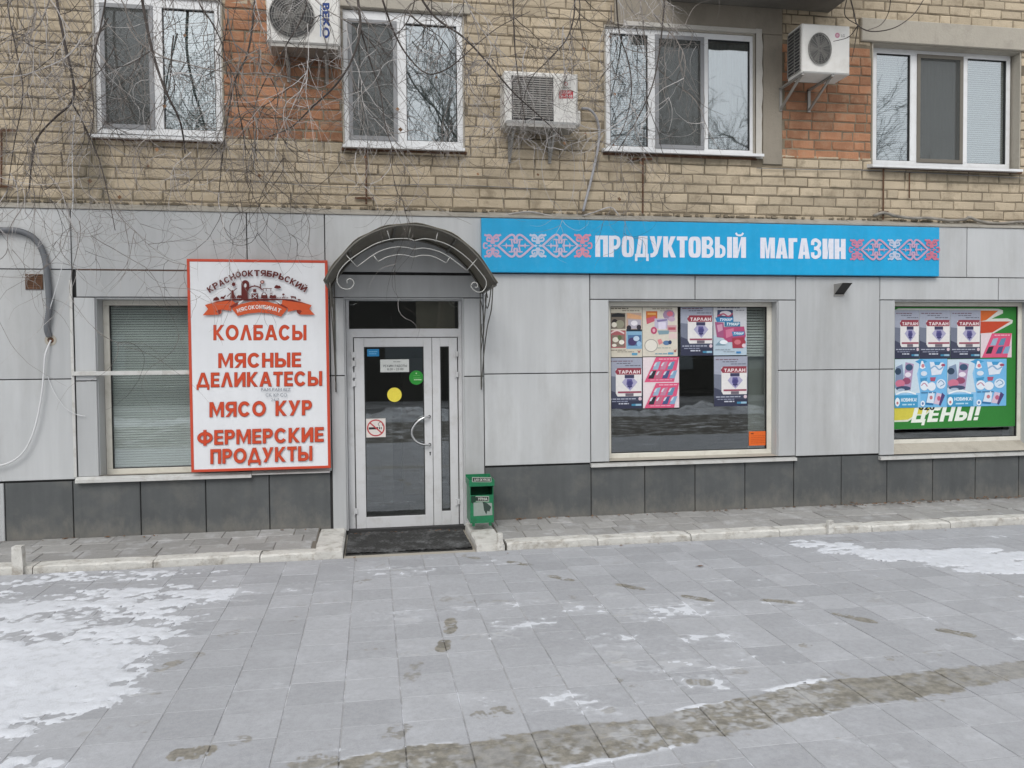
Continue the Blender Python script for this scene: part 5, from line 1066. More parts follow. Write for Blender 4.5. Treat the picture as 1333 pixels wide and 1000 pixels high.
def inpoly(pp):
    r = np.zeros(XX.shape, bool); n_ = len(pp)
    for i in range(n_):
        (xa,ya),(xb3,yb3) = pp[i],pp[(i+1)%n_]
        if abs(yb3-ya) < 1e-9: continue
        c = ((YY >= min(ya,yb3)) & (YY < max(ya,yb3))) & (XX < xa+(YY-ya)*(xb3-xa)/(yb3-ya)); r ^= c
    return r.astype(np.float32)
def blur(a_, k, it=2):
    for _ in range(it):
        for ax in (0,1):
            pd = [(0,0),(0,0)]; pd[ax] = (k+1,k); c = np.cumsum(np.pad(a_, pd, 'edge'), axis=ax)
            a_ = (c[2*k+1:,:]-c[:-2*k-1,:])/(2*k+1) if ax == 0 else (c[:,2*k+1:]-c[:,:-2*k-1])/(2*k+1)
    return a_
ss = lambda a_, lo, hi: np.clip((a_-lo)/(hi-lo),0,1)**2*(3-2*np.clip((a_-lo)/(hi-lo),0,1))
gp = lambda L: [G(p,q) for p,q in L]
n1 = fbm(IW,IH,26,6,.55,1,.62); n2 = fbm(IW,IH,70,5,.6,2,.6); n3_ = fbm(IW,IH,300,3,1,3,.7); n4 = fbm(IW,IH,9,4,1,5)
left = blur(inpoly(gp([(-300,752),(0,758),(90,748),(180,744),(268,742),(250,778),(222,800),(165,818),(172,855),(120,880),(90,930),(40,965),(-20,1010),(-400,1120)])),14)
leftgap = blur(inpoly(gp([(-60,760),(110,752),(130,780),(60,800),(-80,815)])),22)
right = blur(inpoly(gp([(970,702),(1040,699),(1090,703),(1140,712),(1200,716),(1260,716),(1340,722),(1500,735),(1500,775),(1340,757),(1260,747),(1190,738),(1130,730),(1080,722),(1020,712)])),9)
leftw = blur(left,60,2)
n5 = fbm(IW,IH,34,6,.28,9,.68); snow = ss(leftw*.66-leftgap*.25+(n5-.5)*2.0+(n1-.5)*.8+(n3_-.5)*.8, .40,.60)*ss(leftw,.02,.3)*(.72+.28*n2)
rw = blur(right,30,2); snow = np.maximum(snow, ss(rw*.95+(n5-.5)*1.9+(n2-.5)*.5+(n3_-.5)*.4, .50,.75)*.85*ss(rw,.02,.25))
track = blur(inpoly(gp([(380,1020),(440,993),(530,976),(610,968),(700,955),(770,942),(830,940),(900,923),(1000,900),(1080,885),(1180,880),(1260,867),(1333,862),(1500,850),(1500,872),(1333,884),(1250,897),(1180,906),(1100,918),(1020,941),(940,958),(880,966),(820,980),(760,992),(700,1004),(600,1030)])),5)
tw = blur(track,7,2); st_ = fbm(IW,IH,120,4,.12,11,.7); bare = ss(tw*1.25+(n2-.5)*.35+(n3_-.5)*.35+(st_-.5)*.6, .40,.60)*(.62+.38*ss(n3_*.5+n2*.5,.3,.6))
edge = ss(blur(track,12,1),.12,.4)*(1-bare)*ss(n2+(n1-.5)*.8,.48,.62); snow = np.maximum(snow, edge*.9)
snow = np.maximum(snow, ss(n5*.4+n2*.4+n3_*.2,.66,.78)*.36)
def fp(pa, pb, wd_, k=1.):
    a_, b_ = np.array(G(*pa)), np.array(G(*pb)); d_ = b_-a_; L_ = np.linalg.norm(d_); c = (a_+b_)/2; u = d_/L_
    if L_ < .05: return np.zeros_like(XX)
    dx_, dy_ = XX-c[0], YY-c[1]; s_ = (dx_*u[0]+dy_*u[1])/(L_/2); t2 = (-dx_*u[1]+dy_*u[0])/(wd_/2)
    t2 = t2/(1-.22*np.exp(-((s_+.15)/.28)**2)); r = np.sqrt(np.abs(s_)**2.6+np.abs(t2)**2.2); tread = .86+.14*np.sign(np.sin((s_*L_/2)*260))
    return ss(1.15-r,0,.3)*k*tread
FP = [((588,805),(584,826),.1,.9),((580,832),(575,849),.1,.9),((545,860),(532,890),.1,.5),((658,731),(695,736),.09,.9),((713,749),(747,756),.09,.9),((800,760),(840,768),.09,.9),((598,722),(625,728),.09,.6),((722,772),(758,781),.08,.4),
      ((884,775),(930,783),.09,.9),((988,780),(1036,785),.09,.9),((1083,798),(1142,811),.1,.9),((1216,818),(1275,829),.1,.9),((893,887),(928,889),.1,.8),((1150,857),(1188,857),.1,.6),((1040,839),(1058,842),.09,.6),((1195,855),(1230,848),.1,.35),
      ((196,876),(240,858),.1,.7),((248,855),(266,850),.09,.5),((372,810),(398,800),.1,.5),((283,830),(316,820),.1,.4),((70,898),(92,892),.1,.5),((612,934),(672,922),.13,.7),((505,965),(528,940),.12,.6),((462,760),(482,752),.1,.5),((597,748),(600,756),.1,.3),((300,972),(322,958),.1,.6),((215,985),(282,975),.14,.95),((375,995),(440,988),.14,.7),((490,740),(512,732),.1,.4),((575,772),(582,784),.1,.4),((795,884),(806,889),.1,.5),((820,893),(838,898),.1,.5),((940,876),(975,872),.1,.4),((1060,880),(1110,876),.1,.4),((788,922),(800,927),.1,.5)]
for p_ in FP:
    f_ = fp(*p_); bare = np.maximum(bare, ss(f_+(n3_-.5)*1.2+(n2-.5)*.3-.08, .25,.62)*ss(f_,.02,.25)*min(1,p_[3]+.1)); snow *= 1-np.clip(f_,0,1)
bare = np.maximum(bare, ss(n2*.6+n3_*.4,.76,.84)*.25)
img = bpy.data.images.new('ground_mask', IW, IH, float_buffer=False); img.colorspace_settings.name = 'Non-Color'
buf = np.ones((IH,IW,4), np.float32); buf[...,0] = snow; buf[...,1] = bare; buf[...,2] = n1; img.pixels.foreach_set(buf.ravel()); img.pack()
def ground_mat(name, base, snowc, barec, frost=.5, rnd=.06, bump=.35):
    m = bpy.data.materials.new(name); m.use_nodes = True; n = m.node_tree.nodes; L = m.node_tree.links; b = n['Principled BSDF']
    g = n.new('ShaderNodeNewGeometry'); mp = n.new('ShaderNodeMapping'); mp.inputs['Location'].default_value = (-GX0/(GX1-GX0), -GY0/(GY1-GY0), 0); mp.inputs['Scale'].default_value = (1/(GX1-GX0), 1/(GY1-GY0), 1)
    L.new(g.outputs['Position'], mp.inputs[0]); tx = n.new('ShaderNodeTexImage'); tx.image = img; tx.extension = 'EXTEND'; L.new(mp.outputs[0], tx.inputs[0])
    sp = n.new('ShaderNodeSeparateColor'); L.new(tx.outputs[0], sp.inputs[0])
    def noise(sc, det=6, r=.65):
        t = n.new('ShaderNodeTexNoise'); t.inputs['Scale'].default_value = sc; t.inputs['Detail'].default_value = det; t.inputs['Roughness'].default_value = r; L.new(g.outputs['Position'], t.inputs['Vector']); return t.outputs[0]
    def mr(v, a_, b_, c, d):
        r = n.new('ShaderNodeMapRange'); r.inputs[1].default_value = a_; r.inputs[2].default_value = b_; r.inputs[3].default_value = c; r.inputs[4].default_value = d; L.new(v, r.inputs[0]); return r.outputs[0]
    def mix(f_, a_, b_):
        x = n.new('ShaderNodeMix'); x.data_type = 'RGBA'; L.new(f_, x.inputs[0])
        for i, q in ((6,a_),(7,b_)):
            if isinstance(q, tuple): x.inputs[i].default_value = q
            else: L.new(q, x.inputs[i])
        return x.outputs[2]
    oi = n.new('ShaderNodeObjectInfo'); ad = n.new('ShaderNodeMath'); ad.operation = 'ADD'; L.new(oi.outputs['Random'], ad.inputs[0]); L.new(g.outputs['Random Per Island'], ad.inputs[1]); fr = n.new('ShaderNodeMath'); fr.operation = 'FRACT'; L.new(ad.outputs[0], fr.inputs[0])
    c0 = mix(mr(noise(1.1), .3,.7,0,.5), lin(base), tuple(x*1.10 for x in base)+(1,))
    c0 = mix(mr(noise(28,8,.8), .42,.62,0,.7), c0, tuple(x*.84 for x in base)+(1,)); c0 = mix(mr(noise(160,4,.8), .5,.66,0,.5), c0, tuple(x*1.22 for x in base)+(1,)); c0 = mix(mr(noise(60,5,.8), .60,.70,0,.7), c0, tuple(x*.66 for x in base)+(1,))
    c0 = mix(mr(noise(4.5,7,.7), .52,.66,0,frost), c0, lin(snowc))
    sc = n.new('ShaderNodeVectorMath'); sc.operation = 'SCALE'; L.new(c0, sc.inputs[0]); L.new(mr(fr.outputs[0],0,1,1-rnd,1+rnd), sc.inputs['Scale'])
    bc = mix(mr(noise(22), .4,.6,0,1), lin(barec), tuple(x*1.6 for x in barec)+(1,))
    c1 = mix(sp.outputs[1], sc.outputs[0], bc); c2 = mix(sp.outputs[0], c1, lin(snowc)); L.new(c2, b.inputs['Base Color'])
    L.new(mr(sp.outputs[1],0,1,.8,.5), b.inputs['Roughness']); b.inputs['Specular IOR Level'].default_value = .35
    bp = n.new('ShaderNodeBump'); bp.inputs['Strength'].default_value = bump; bp.inputs['Distance'].default_value = .006; L.new(noise(90,8,.75), bp.inputs['Height'])
    b2 = n.new('ShaderNodeBump'); b2.inputs['Strength'].default_value = .6; b2.inputs['Distance'].default_value = .008; L.new(sp.outputs[0], b2.inputs['Height']); L.new(bp.outputs[0], b2.inputs['Normal']); L.new(b2.outputs[0], b.inputs['Normal'])
    return m
MT = ground_mat('paving_stone', (.345,.352,.370), (.58,.60,.64), (.165,.155,.132), .16, .085)
MJ = ground_mat('joint_fill', (.36,.36,.365), (.62,.64,.68), (.07,.065,.055), 1., 0, .8)
MS = ground_mat('pavement_slab', (.30,.295,.285), (.47,.47,.48), (.15,.14,.12), .6, .12, .7)
pave = thing('paving', 'x', 'x', (0,0,0)); del pave['label']; del pave['category']; pave['kind'] = 'structure'
m = MB(); m.add([(-6.5,-8.6,ZG-.0040),(10,-8.6,ZG-.0040),(10,-.95,ZG-.0040),(-6.5,-.95,ZG-.0040)], [(0,1,2,3)]); m.build('joint_sand', MJ, pave)
TW = .2915; cand = []
x = -.165-TW*22
def ctile(mb, x0,x1,y0,y1,z1,c=.004,j=0.,th=.03,zs=(0,0,0,0)):
    r = lambda: random.uniform(-j,j)
    q = [(x0+c+r(),y0+c+r(),z1+zs[0]),(x1-c+r(),y0+c+r(),z1+zs[1]),(x1-c+r(),y1-c+r(),z1+zs[2]),(x0+c+r(),y1-c+r(),z1+zs[3])]
    a_ = [(x0,y0,z1-c+zs[0]),(x1,y0,z1-c+zs[1]),(x1,y1,z1-c+zs[2]),(x0,y1,z1-c+zs[3])]; b_ = [(x0,y0,z1-th),(x1,y0,z1-th),(x1,y1,z1-th),(x0,y1,z1-th)]
    mb.add(q+a_+b_, [(0,1,2,3)]+[(4+i,4+(i+1)%4,(i+1)%4,i) for i in range(4)]+[(8+i,8+(i+1)%4,4+(i+1)%4,4+i) for i in range(4)])
col = 0; off = 0.
while x < 9.9:
    if random.random() < .35: off = random.choice((0,0,.11,.15,.19,.05))
    y = -.955-off
    first = True
    while y > -8.5:
        y1 = -.955 if first and off else y; y0 = y-TW
        if first and off: cand.append((x,-.955-off,-.955)); first = False
        cand.append((x,y0,y)); y = y0; first = False
    x += TW; col += 1
def tvis(c):
    cx_, cy_ = c[0]+TW/2, (c[1]+c[2])/2; v_ = RM.transposed() @ (Vector((cx_,cy_,ZG))-CAM)
    if v_.y <= .3: return (1, 0)
    vis = abs(v_.x/v_.y*F) < 700 and -v_.z/v_.y*F < 545; return (0 if vis else 1, v_.y)
cand.sort(key=tvis)
tp = []
for _ in range(6):
    m = MB(); g_ = random.choice((.0014,.0022,.0028)); zs = [random.uniform(-.0013,.0013) for _ in range(4)]; ctile(m,-TW/2+g_,TW/2-g_,-TW/2+.0014,TW/2-.0014,0,.003,.0012,.03,zs); o = m.build('paving_tile', MT, pave); tp.append(o.data); bpy.data.objects.remove(o)
rest = MB(); cnt = 0
for c in cand:
    h_ = c[2]-c[1]
    if h_ < .03: continue
    if tvis(c)[0] == 0 and cnt < 300:
        inst(random.choice(tp), 'paving_tile', (c[0]+TW/2, (c[1]+c[2])/2, ZG+random.uniform(-.0016,.0016)), pave, (1, h_/TW, 1)); cnt += 1
    else: ctile(rest, c[0]+.0035, c[0]+TW-.0035, c[1]+.0012, c[2]-.0012, ZG+random.uniform(-.0012,.0012), .0035, .001)
kind(rest.build('far_paving', MT, pave), 'stuff')
# crusts of snow standing a few millimetres proud of the stones
m = MB(); sn = blur(snow*(1-bare), 2, 1); stp = 3; ids = {}
hh_ = sn[::stp, ::stp]; ny_, nx_ = hh_.shape; px_w = (GX1-GX0)/(IW-1)*stp; py_w = (GY1-GY0)/(IH-1)*stp
nz = n3_[::stp, ::stp]; occ = hh_ > .08; V_, F__ = [], []
def vid(j, i):
    if (j,i) not in ids: ids[(j,i)] = len(V_); V_.append((GX0+i*px_w, GY0+j*py_w, ZG+(min(.8,float(hh_[j,i]))-.36)*.020+float(nz[j,i]-.5)*.005))
    return ids[(j,i)]
js, is_ = np.nonzero(occ[:-1,:-1])
for j, i in zip(js.tolist(), is_.tolist()):
    if GY0+j*py_w < -.98: F__.append((vid(j,i),vid(j,i+1),vid(j+1,i+1),vid(j+1,i)))
m.v = V_; m.f = F__; m.m = [0]*len(F__)
sc_ = m.build('snow', mat('snow_crust', (.60,.62,.66), .85, var=.06, vscale=3, dirt=(.40,.41,.42), dscale=14, damt=.55, bump=.5, bscale=120), None, True); kind(sc_, 'stuff'); tag(sc_, 'thin patches of white frozen snow on the grey paving', 'snow')
# raised strip along the wall
strip = thing('pavement', 'x', 'x', (0,0,0)); del strip['label']; del strip['category']; strip['kind'] = 'structure'
XD0, XD1 = X(452,690,-.3)-.02, X(606,690,-.3)+.03
m = MB()
for a_, b_ in ((-6.5,XD0-.25),(XD1+.25,10)): m.add([(a_,-.76,-.006),(b_,-.76,-.006),(b_,.03,.024),(a_,.03,.024)], [(0,1,2,3)])
m.build('bedding', mat('bedding', (.17,.15,.125), .95, var=.2, dirt=(.3,.29,.28), damt=.7, bump=.8), strip)
ns = 0
for a_, b_ in ((-6.5,XD0-.26),(XD1+.26,9.9)):
    for r_, (ya, yb4) in enumerate(((-.75,-.5),(-.495,-.25),(-.245,-.002))):
        x = a_ - (.1*r_)
        while x < b_:
            l = .33 if a_ < 0 else random.choice((.3,.3,.24)); l = min(l, b_-x); xx0 = max(x,a_)
            if l > .05 and x+l > xx0+.03:
                m = MB(); zz = .0+.03*(ya+.76)/.76; zz2 = .0+.03*(yb4+.76)/.76; d_ = random.uniform(-.004,.004)
                ctile(m, xx0+.002, x+l-.002, ya+.0015, yb4-.0015, d_, .005, .003, .03, (zz+random.uniform(-.003,.003),zz,zz2,zz2)); m.build('paving_slab', MS, strip); ns += 1
            x += .33 if a_ < 0 else l
kb = thing('kerb', 'x', 'x', (0,0,0)); del kb['label']; del kb['category']; kb['kind'] = 'structure'
def kstone(x0,x1,y0,y1,z1,zb_=-.12,c=.012):
    m = MB(); r = lambda s_=.004: random.uniform(-s_,s_); n4_ = max(2,int((x1-x0)/.1)); v = []
    for i in range(n4_+1):
        x = x0+(x1-x0)*i/n4_; e = .012 if i in (0,n4_) else 0
        v += [(x,y0+r(),zb_),(x,y0+r(),z1-c-e+r()),(x,y0+c+e+r(),z1-e*.6+r(.003)),(x,y1+r(.006),z1-e*.4+r(.003)),(x,y1,zb_)]
    f_ = [(i*5+k,(i+1)*5+k,(i+1)*5+k+1,i*5+k+1) for i in range(n4_) for k in range(4)]+[(4,3,2,1,0),tuple(n4_*5+k for k in range(5))]
    m.add(v,f_); m.build('kerb_stone', M['kerb'], kb)
KX0 = X(452,700,-.9)-.02; KX1 = XD1+.02
x = -6.5
while x < KX0-.2: l = min(random.uniform(.85,1.02), KX0-.16-x); kstone(x, x+l-.008, -.93, -.765, .002+random.uniform(-.004,.004)); x += l
x = KX1+.26
while x < 9.9: l = random.uniform(.85,1.02); kstone(x, x+l-.008, -.93, -.765, .002+random.uniform(-.005,.005)); x += l
# return stones either side of the doorway
def ret(x0,x1,y0,y1,z1):
    m = MB(); n4_ = 8; v = []; r = lambda: random.uniform(-.004,.004)
    for i in range(n4_+1):
        y = y0+(y1-y0)*i/n4_; e = .012 if i == 0 else 0
        v += [(x0+r(),y,-.12),(x0+r(),y,z1-.014-e+r()),(x0+.014,y,z1-e+r()*.6),(x1-.014,y,z1-e+r()*.6),(x1+r(),y,z1-.014-e),(x1,y,-.12)]
    m.add(v, [(i*6+k,i*6+k+1,(i+1)*6+k+1,(i+1)*6+k) for i in range(n4_) for k in range(5)]+[tuple(range(6)),tuple(n4_*6+k for k in range(5,-1,-1))]); m.build('kerb_stone', M['kerb'], kb)
ret(XD0-.25, XD0, -.94, .0, .012); ret(KX1-.02, KX1+.235, -.95, .0, .012)
# door mat and stones under it
m = MB(); m.box(XD0+.005, KX1-.025, -.955, .03, -.10, ZG-.004); m.build('doorway_slab', M['concrete'], kb)
mx0, mx1 = XD0+.02, KX1-.05
m = MB(); v = []; nx, ny = 40, 24
for j in range(ny+1):
    for i in range(nx+1):
        xx = mx0+(mx1-mx0)*i/nx; yy = -.86+.86*j/ny; v.append((xx+random.uniform(-.002,.002), yy, -.045+.01*math.sin(i*.35+j*.2)*.4+(.008 if (i%2)^(j%2) else 0)))
m.add(v, [(j*(nx+1)+i,j*(nx+1)+i+1,(j+1)*(nx+1)+i+1,(j+1)*(nx+1)+i) for j in range(ny) for i in range(nx)]); m.box(mx0,mx1,-.858,-.005,-.063,-.052)
tag(m.build('door_mat', M['mat_'], None), 'worn black rubber mat dusted with snow in front of the door', 'door mat')
# little stub posts at the kerb
def stub(px_,pt,pb,w_,y,label):
    t0 = W(px_,pb,y); t1 = W(px_,pt,y); m = MB(); n4_ = 5; v = []
    for i in range(n4_+1):
        z_ = t0[1]-.02+(t1[1]-t0[1]+.02)*i/n4_; s_ = w_/2*(1.15-.15*i/n4_)
        for sx, sy in ((-1,-1),(1,-1),(1,1),(-1,1)): v.append((t0[0]+sx*s_+random.uniform(-.004,.004), y+s_+sy*s_+random.uniform(-.004,.004), z_))
    m.add(v, [(i*4+k,i*4+(k+1)%4,(i+1)*4+(k+1)%4,(i+1)*4+k) for i in range(n4_) for k in range(4)]+[(n4_*4,n4_*4+1,n4_*4+2,n4_*4+3)])
    tag(m.build('kerb_post', M['kerb'], None), label, 'post', 'short whitewashed posts along the kerb')
stub(22.5,712,750,.075,-.96,'tallest whitewashed stub post, at the left end of the kerb'); stub(651.5,695,714,.05,-.97,'small whitewashed stub post beside the doorway kerb end'); stub(1082,678,693,.05,-.97,'low mossy stub post against the right part of the kerb')
m = MB(); q = W(123,738); cxk, cyk = G(105,742)
for k in range(5): m.box(cxk+random.uniform(-.05,.05), cxk+random.uniform(.0,.08), cyk+random.uniform(-.03,.04), cyk+random.uniform(.05,.1), ZG-.01, ZG+random.uniform(.01,.05))
# leaves and litter
def leaf(mb, x, y, z_, s_, an):
    p = [(0,-1),(.35,-.5),(.45,0),(.25,.6),(0,1.1),(-.25,.6),(-.45,0),(-.35,-.5)]; c, d = math.cos(an), math.sin(an)
    mb.add([(x+(u*c-v_*d)*s_, y+(u*d+v_*c)*s_, z_+random.uniform(0,.4)*s_*abs(u)*2) for u,v_ in p], [tuple(range(8))])
m = MB()
for k in range(150):
    px_ = random.choice((random.uniform(4.3,9),random.uniform(4.3,9),random.uniform(1.4,4),random.uniform(-6,-.6))); leaf(m, px_, -abs(random.gauss(0,.045))-.015, .035, random.uniform(.012,.03), random.uniform(0,6.28))
for k in range(60): leaf(m, random.uniform(5.0,7.8), -abs(random.gauss(0,.09))-.02, .04+random.uniform(0,.02), random.uniform(.012,.035), random.uniform(0,6.28))
for k in range(25): leaf(m, random.uniform(-.2,1.0), random.uniform(-.1,-.02), -.04, random.uniform(.01,.02), random.uniform(0,6.28))
for k in range(14): leaf(m, random.uniform(-5,8), random.uniform(-1.1,-.95), ZG+.006, random.uniform(.01,.02), random.uniform(0,6.28))
kind(tag(m.build('leaf_litter', M['leaf'], None), 'dead brown leaves gathered along the foot of the wall', 'leaves'), 'stuff')
x,y = G(911,738); m = MB(); leaf(m,x,y,ZG+.006,.035,1.2); tag(m.build('dead_leaf', M['leaf'], None), 'single brown leaf lying alone on the frosty paving', 'leaf')

# ------------------------------------------------------------------ hanging tree branches
tree = thing('weeping_tree', 'bare weeping tree with tangled drooping twigs in front of the brick wall', 'tree', (-6.9,-2.4,ZG))
m = MB(); m.tube(smooth_path([(-6.9,-2.4,-.1),(-6.85,-2.4,1.5),(-6.7,-2.2,3.2),(-6.3,-2.0,4.9),(-6.0,-1.8,6.3)],5), .17, 12, r1=.09); m.build('trunk', M['bark'], tree, True)
limbs = [[(-6.3,-2.0,4.9),(-5,-1.8,6.4),(-3.4,-1.5,7.0),(-1.6,-1.2,6.9),(.4,-1.0,6.6),(1.8,-.9,6.3)],[(-6.7,-2.2,3.6),(-5.8,-1.4,5.2),(-4.4,-.9,6.1),(-2.8,-.7,6.2),(-1.4,-.7,6.0)],[(-6.0,-1.8,6.3),(-4.6,-1.6,7.4),(-2,-1.4,7.9),(1,-1.3,7.9),(3.2,-1.2,7.5),(5.4,-1.1,7.0),(6.6,-1.0,6.5)]]
for L_ in limbs: m = MB(); m.tube(smooth_path(L_,6), .075, 8, r1=.02); m.build('limb', M['bark'], tree, True)
def topz(px_, y): return Z(px_, 0, y)
def branch(pts, r0, r1, y, mt='twig', nm='branch'):
    q = smooth_path([(*W(p_[0],p_[1],y+.12*math.sin(i*1.1)),y+.12*math.sin(i*1.1)) for i,p_ in enumerate(pts)],6); q = [(a_[0],a_[2],a_[1]) for a_ in q]
    m = MB(); m.tube(q, r0, 6, r1=r1); m.build(nm, M[mt], tree, True); return q
MAIN = [([(175,-170),(178,-60),(186,5),(198,65),(214,115),(232,152),(238,175),(241,200)],.016,.006,-.9),
 ([(60,-150),(68,-60),(74,0),(83,50),(95,105),(93,133),(70,155),(50,178),(42,210),(38,245)],.014,.006,-.8),
 ([(93,133),(108,160),(128,205),(140,250),(150,300)],.008,.003,-.8),
 ([(455,-160),(462,-60),(466,0),(469,38),(458,78),(436,112),(408,138),(380,165),(350,178)],.014,.005,-1.1),
 ([(470,40),(482,80),(495,120),(502,165),(512,195)],.008,.003,-1.1),
 ([(495,-160),(520,-60),(560,15),(605,50),(640,88),(668,120),(692,142),(740,185)],.012,.004,-1.0),
 ([(498,0),(512,40),(530,72),(556,96),(585,88),(618,60),(650,35),(690,15)],.009,.003,-1.05),
 ([(872,-150),(870,-60),(864,15),(858,70),(848,115),(828,158),(805,195)],.010,.004,-.7),
 ([(800,-60),(805,35),(818,80),(822,120),(812,165),(790,200)],.008,.003,-.75),
 ([(1095,-130),(1100,-40),(1112,18),(1117,33),(1135,41),(1165,36),(1190,18),(1205,-5)],.008,.004,-.8),
 ([(1117,33),(1105,48),(1085,54)],.006,.003,-.8), ([(1117,33),(1112,62),(1108,80)],.005,.002,-.8), ([(1103,-5),(1100,20),(1117,33)],.005,.004,-.8), ([(1160,-10),(1157,15),(1147,32),(1128,40)],.005,.003,-.8),
 ([(330,-160),(334,-60),(330,20),(322,70),(306,105),(297,150),(290,200),(284,262)],.012,.004,-.85),
 ([(306,105),(310,140),(318,180),(322,240)],.006,.003,-.85),
 ([(240,-150),(245,-60),(258,0),(276,30),(290,60),(296,100)],.01,.004,-1.0),
 ([(725,-140),(742,-50),(748,10),(738,50),(712,80),(690,105),(676,150)],.010,.003,-.8),
 ([(665,-80),(668,0),(670,60),(676,110),(684,160)],.008,.003,-.95),
 ([(145,-100),(140,-20),(130,40),(118,90),(122,150),(112,200)],.009,.003,-1.0),
 ([(15,-100),(10,0),(20,60),(30,120),(18,190),(8,260)],.008,.003,-.7),
 ([(393,-100),(400,0),(372,60),(345,105),(330,150),(335,215)],.008,.003,-.7)]
AN = []
for pts, r0, r1, y in MAIN: AN.append(branch(pts, r0, r1, y))
# fine curling twigs
TW_ = [MB() for _ in range(3)]
def twig(p, d, n_, st, r, mi, curl, droop, depth):
    pts = [Vector(p)]; d = Vector(d).normalized(); ax = Vector((random.gauss(0,.4), random.choice((-1,1)), random.gauss(0,.4))).normalized()
    cu = curl*random.uniform(.3,1.6)
    for i in range(n_):
        d = (Matrix.Rotation(cu*random.uniform(.2,1.2)*st*10, 3, ax) @ d + Vector((random.gauss(0,.09),random.gauss(0,.06),-droop*.12))).normalized(); d.y *= .85
        if random.random() < .08: cu = -cu
        q = pts[-1]+d*st
        if q.y > YB-.06: q.y = YB-.06; d.y = -abs(d.y)
        if q.z > 6.4: break
        pts.append(q)
    TW_[mi].tube(pts, r, 4 if r > .004 else 3, r1=r*.25, cap=False)
    if depth > 0:
        for k in range(random.randint(2,5)):
            i = random.randint(1,len(pts)-1); dd = (pts[i]-pts[i-1]); dd = dd+Vector((random.gauss(0,1),random.gauss(0,.5),random.gauss(-.25,.8)))*dd.length*1.1
            twig(pts[i], dd, max(4,int(n_*.65)), st, r*.68, mi if random.random() < .6 else random.choice((0,1,1,2)), curl*1.3, droop, depth-1)
def anywhere(px0, px1, n_, ln, zlow):
    for _ in range(n_):
        px_ = random.uniform(px0, px1); y = random.uniform(-1.5,-.15); z_ = topz(px_, y)+random.uniform(-.45,.7); x = X(px_, 0, y)
        twig((x,y,z_), (random.gauss(0,.5),random.gauss(0,.15),-1), random.randint(*ln), .055, random.choice((.003,.0038,.0045,.0055,.0075)), random.choice((0,0,1,1,1,2)), .34, .95, 2)
anywhere(-60,330,38,(13,22),0); anywhere(330,480,13,(14,24),0); anywhere(480,700,14,(9,17),0); anywhere(700,880,17,(9,17),0); anywhere(740,870,10,(5,10),0)
anywhere(-40,250,8,(30,42),0)
for q in AN[:9]+AN[14:]:
    for k in range(7):
        i = random.randint(len(q)//4, len(q)-2); p_ = Vector(q[i]); dd = Vector(q[i+1])-p_
        if not (p_.z < topz(400,p_.y)+.2): continue
        twig(p_, dd.normalized()+Vector((random.gauss(0,.8),random.gauss(0,.3),random.gauss(-.2,.5))), random.randint(10,20), .05, random.uniform(.003,.005), random.choice((0,1,1,2)), .5, .7, 2)
for k_, mm in enumerate(('twig','twig2','twig3')): kind(TW_[k_].build('twigs', M[mm], tree), 'stuff')
lf = MB()
for k in range(26):
    px_ = random.choice((random.uniform(100,560),random.uniform(100,560),random.uniform(560,860))); y = random.uniform(-1,-.3); x,z_ = W(px_, random.uniform(40,260), y); s_ = random.uniform(.012,.022)
    lf.add([(x-s_,y,z_),(x,y-s_*.5,z_-s_*1.3),(x+s_,y,z_-.2*s_),(x,y+s_*.5,z_+s_)], [(0,1,2,3)])
kind(lf.build('withered_leaves', M['leaf'], tree), 'stuff')

# ------------------------------------------------------------------ surroundings behind the camera (seen mirrored in the glass)
def ground_sheet(name, x0,x1,y0,y1,z_,m_): mb = MB(); mb.add([(x0,y0,z_),(x1,y0,z_),(x1,y1,z_),(x0,y1,z_)],[(0,1,2,3)]); return kind(mb.build(name, m_, None), 'structure')
ground_sheet('ground',-250,250,-250,250,-.14, mat('soil_snow', (.3,.3,.3), .95, var=.3, vscale=.5, dirt=(.08,.075,.065), dscale=1.2, damt=.8))
ground_sheet('yard_paving',-60,60,-8.7,-8.6,-.065, mat('yard', (.34,.34,.35), .9, var=.1))
ground_sheet('verge',-60,60,-14.5,-8.7,-.07, mat('verge', (.09,.08,.065), .95, dirt=(.62,.63,.65), dscale=2.6, damt=1., var=.4, vscale=6, bump=1, bscale=8))
ground_sheet('road',-60,60,-21.5,-14.5,-.10, mat('asphalt', (.07,.072,.075), .85, var=.2, dirt=(.3,.3,.31), dscale=.8, damt=.5))
m = MB(); NX, NY = 260, 10; v = []
for j in range(NY+1):
    for i in range(NX+1):
        x = -24+50*i/NX; e = math.sin(math.pi*j/NY)**.7; v.append((x, -16.4+1.9*j/NY, -.12+e*(.20+.13*math.sin(x*1.3)+.08*math.sin(x*4.1+j)+random.uniform(-.05,.08))))
m.add(v, [(j*(NX+1)+i,j*(NX+1)+i+1,(j+1)*(NX+1)+i+1,(j+1)*(NX+1)+i) for j in range(NY) for i in range(NX)])
kind(m.build('snow_bank', mat('snow_bank', (.55,.56,.58), .95, var=.15, vscale=3, dirt=(.14,.13,.11), dscale=2.2, damt=.9), None), 'structure')
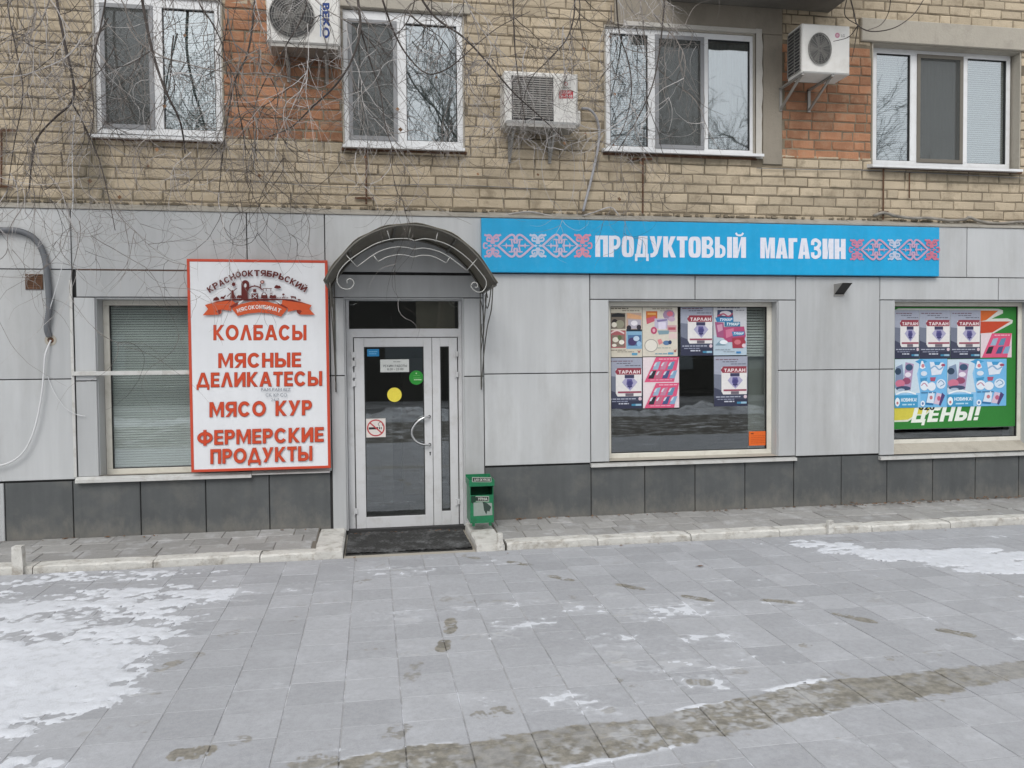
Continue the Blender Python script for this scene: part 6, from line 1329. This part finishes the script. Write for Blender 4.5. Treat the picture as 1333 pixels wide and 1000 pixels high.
hb = thing('low_building', 'long dark low building across the road, seen mirrored in the shop glass', 'building', (4,-28,-.1))
m = MB(); m.box(-26,34,-34,-27,-.14,4.6); m.build('wall', mat('far_wall', (.06,.057,.05), .9, var=.2), hb); m = MB(); m.box(-26.4,34.4,-34.4,-26.6,4.6,4.9); m.build('roof', mat('far_roof', (.05,.05,.05), .8), hb)
for k in range(14):
    m = MB(); xx = -24+k*4.1; m.box(xx,xx+1.7,-26.995,-26.96,1.1,2.8); m.build('window', mat('far_window', (.16,.18,.19), .3), hb)
def bare_tree(x, y, h, seed, label):
    R_ = random.Random(seed); mb = MB(); fine = MB()
    t = thing('bare_tree', label, 'tree', (x,y,-.1), 'bare trees across the road')
    def grow(p, d, l, r, dep):
        n_ = 5; pts = [Vector(p)]; d = Vector(d).normalized()
        for i in range(n_):
            d = (d+Vector((R_.gauss(0,.12),R_.gauss(0,.12),R_.gauss(.03,.08)))).normalized(); pts.append(pts[-1]+d*l/n_)
        (mb if dep > 2 else fine).tube(pts, r, 5 if dep > 2 else 3, r1=r*.6, cap=False)
        if dep == 0: return
        for k in range(R_.randint(3,4) if dep > 1 else 3):
            i = R_.randint(2,n_); an = R_.uniform(.35,.85); ax = Vector((R_.gauss(0,1),R_.gauss(0,1),R_.gauss(0,.3))).normalized()
            grow(pts[i], Matrix.Rotation(an,3,ax) @ d, l*R_.uniform(.6,.8), max(r*.52,.006), dep-1)
    grow((x,y,-.1),(0,0,1),h*.34,h*.011,6); mb.build('trunk', M['bark'], t); kind(fine.build('crown', M['bark'], t), 'stuff')
for i, (x,y,h,lb) in enumerate(((-10,-17,15,'leftmost bare tree on the verge, mirrored in the left window'),(-4.6,-18,16,'bare tree on the verge mirrored in the second upper window'),(2.0,-17,15,'bare tree on the verge mirrored beside the middle air conditioner'),(8.2,-18,15,'bare tree on the verge mirrored in the third upper window'),(14,-17,13,'bare tree on the verge mirrored in the right upper window'),(-13,-23,15,'farthest left bare tree beyond the road'),(19,-23,15,'farthest right bare tree beyond the road'))): bare_tree(x,y,h,40+i,lb)
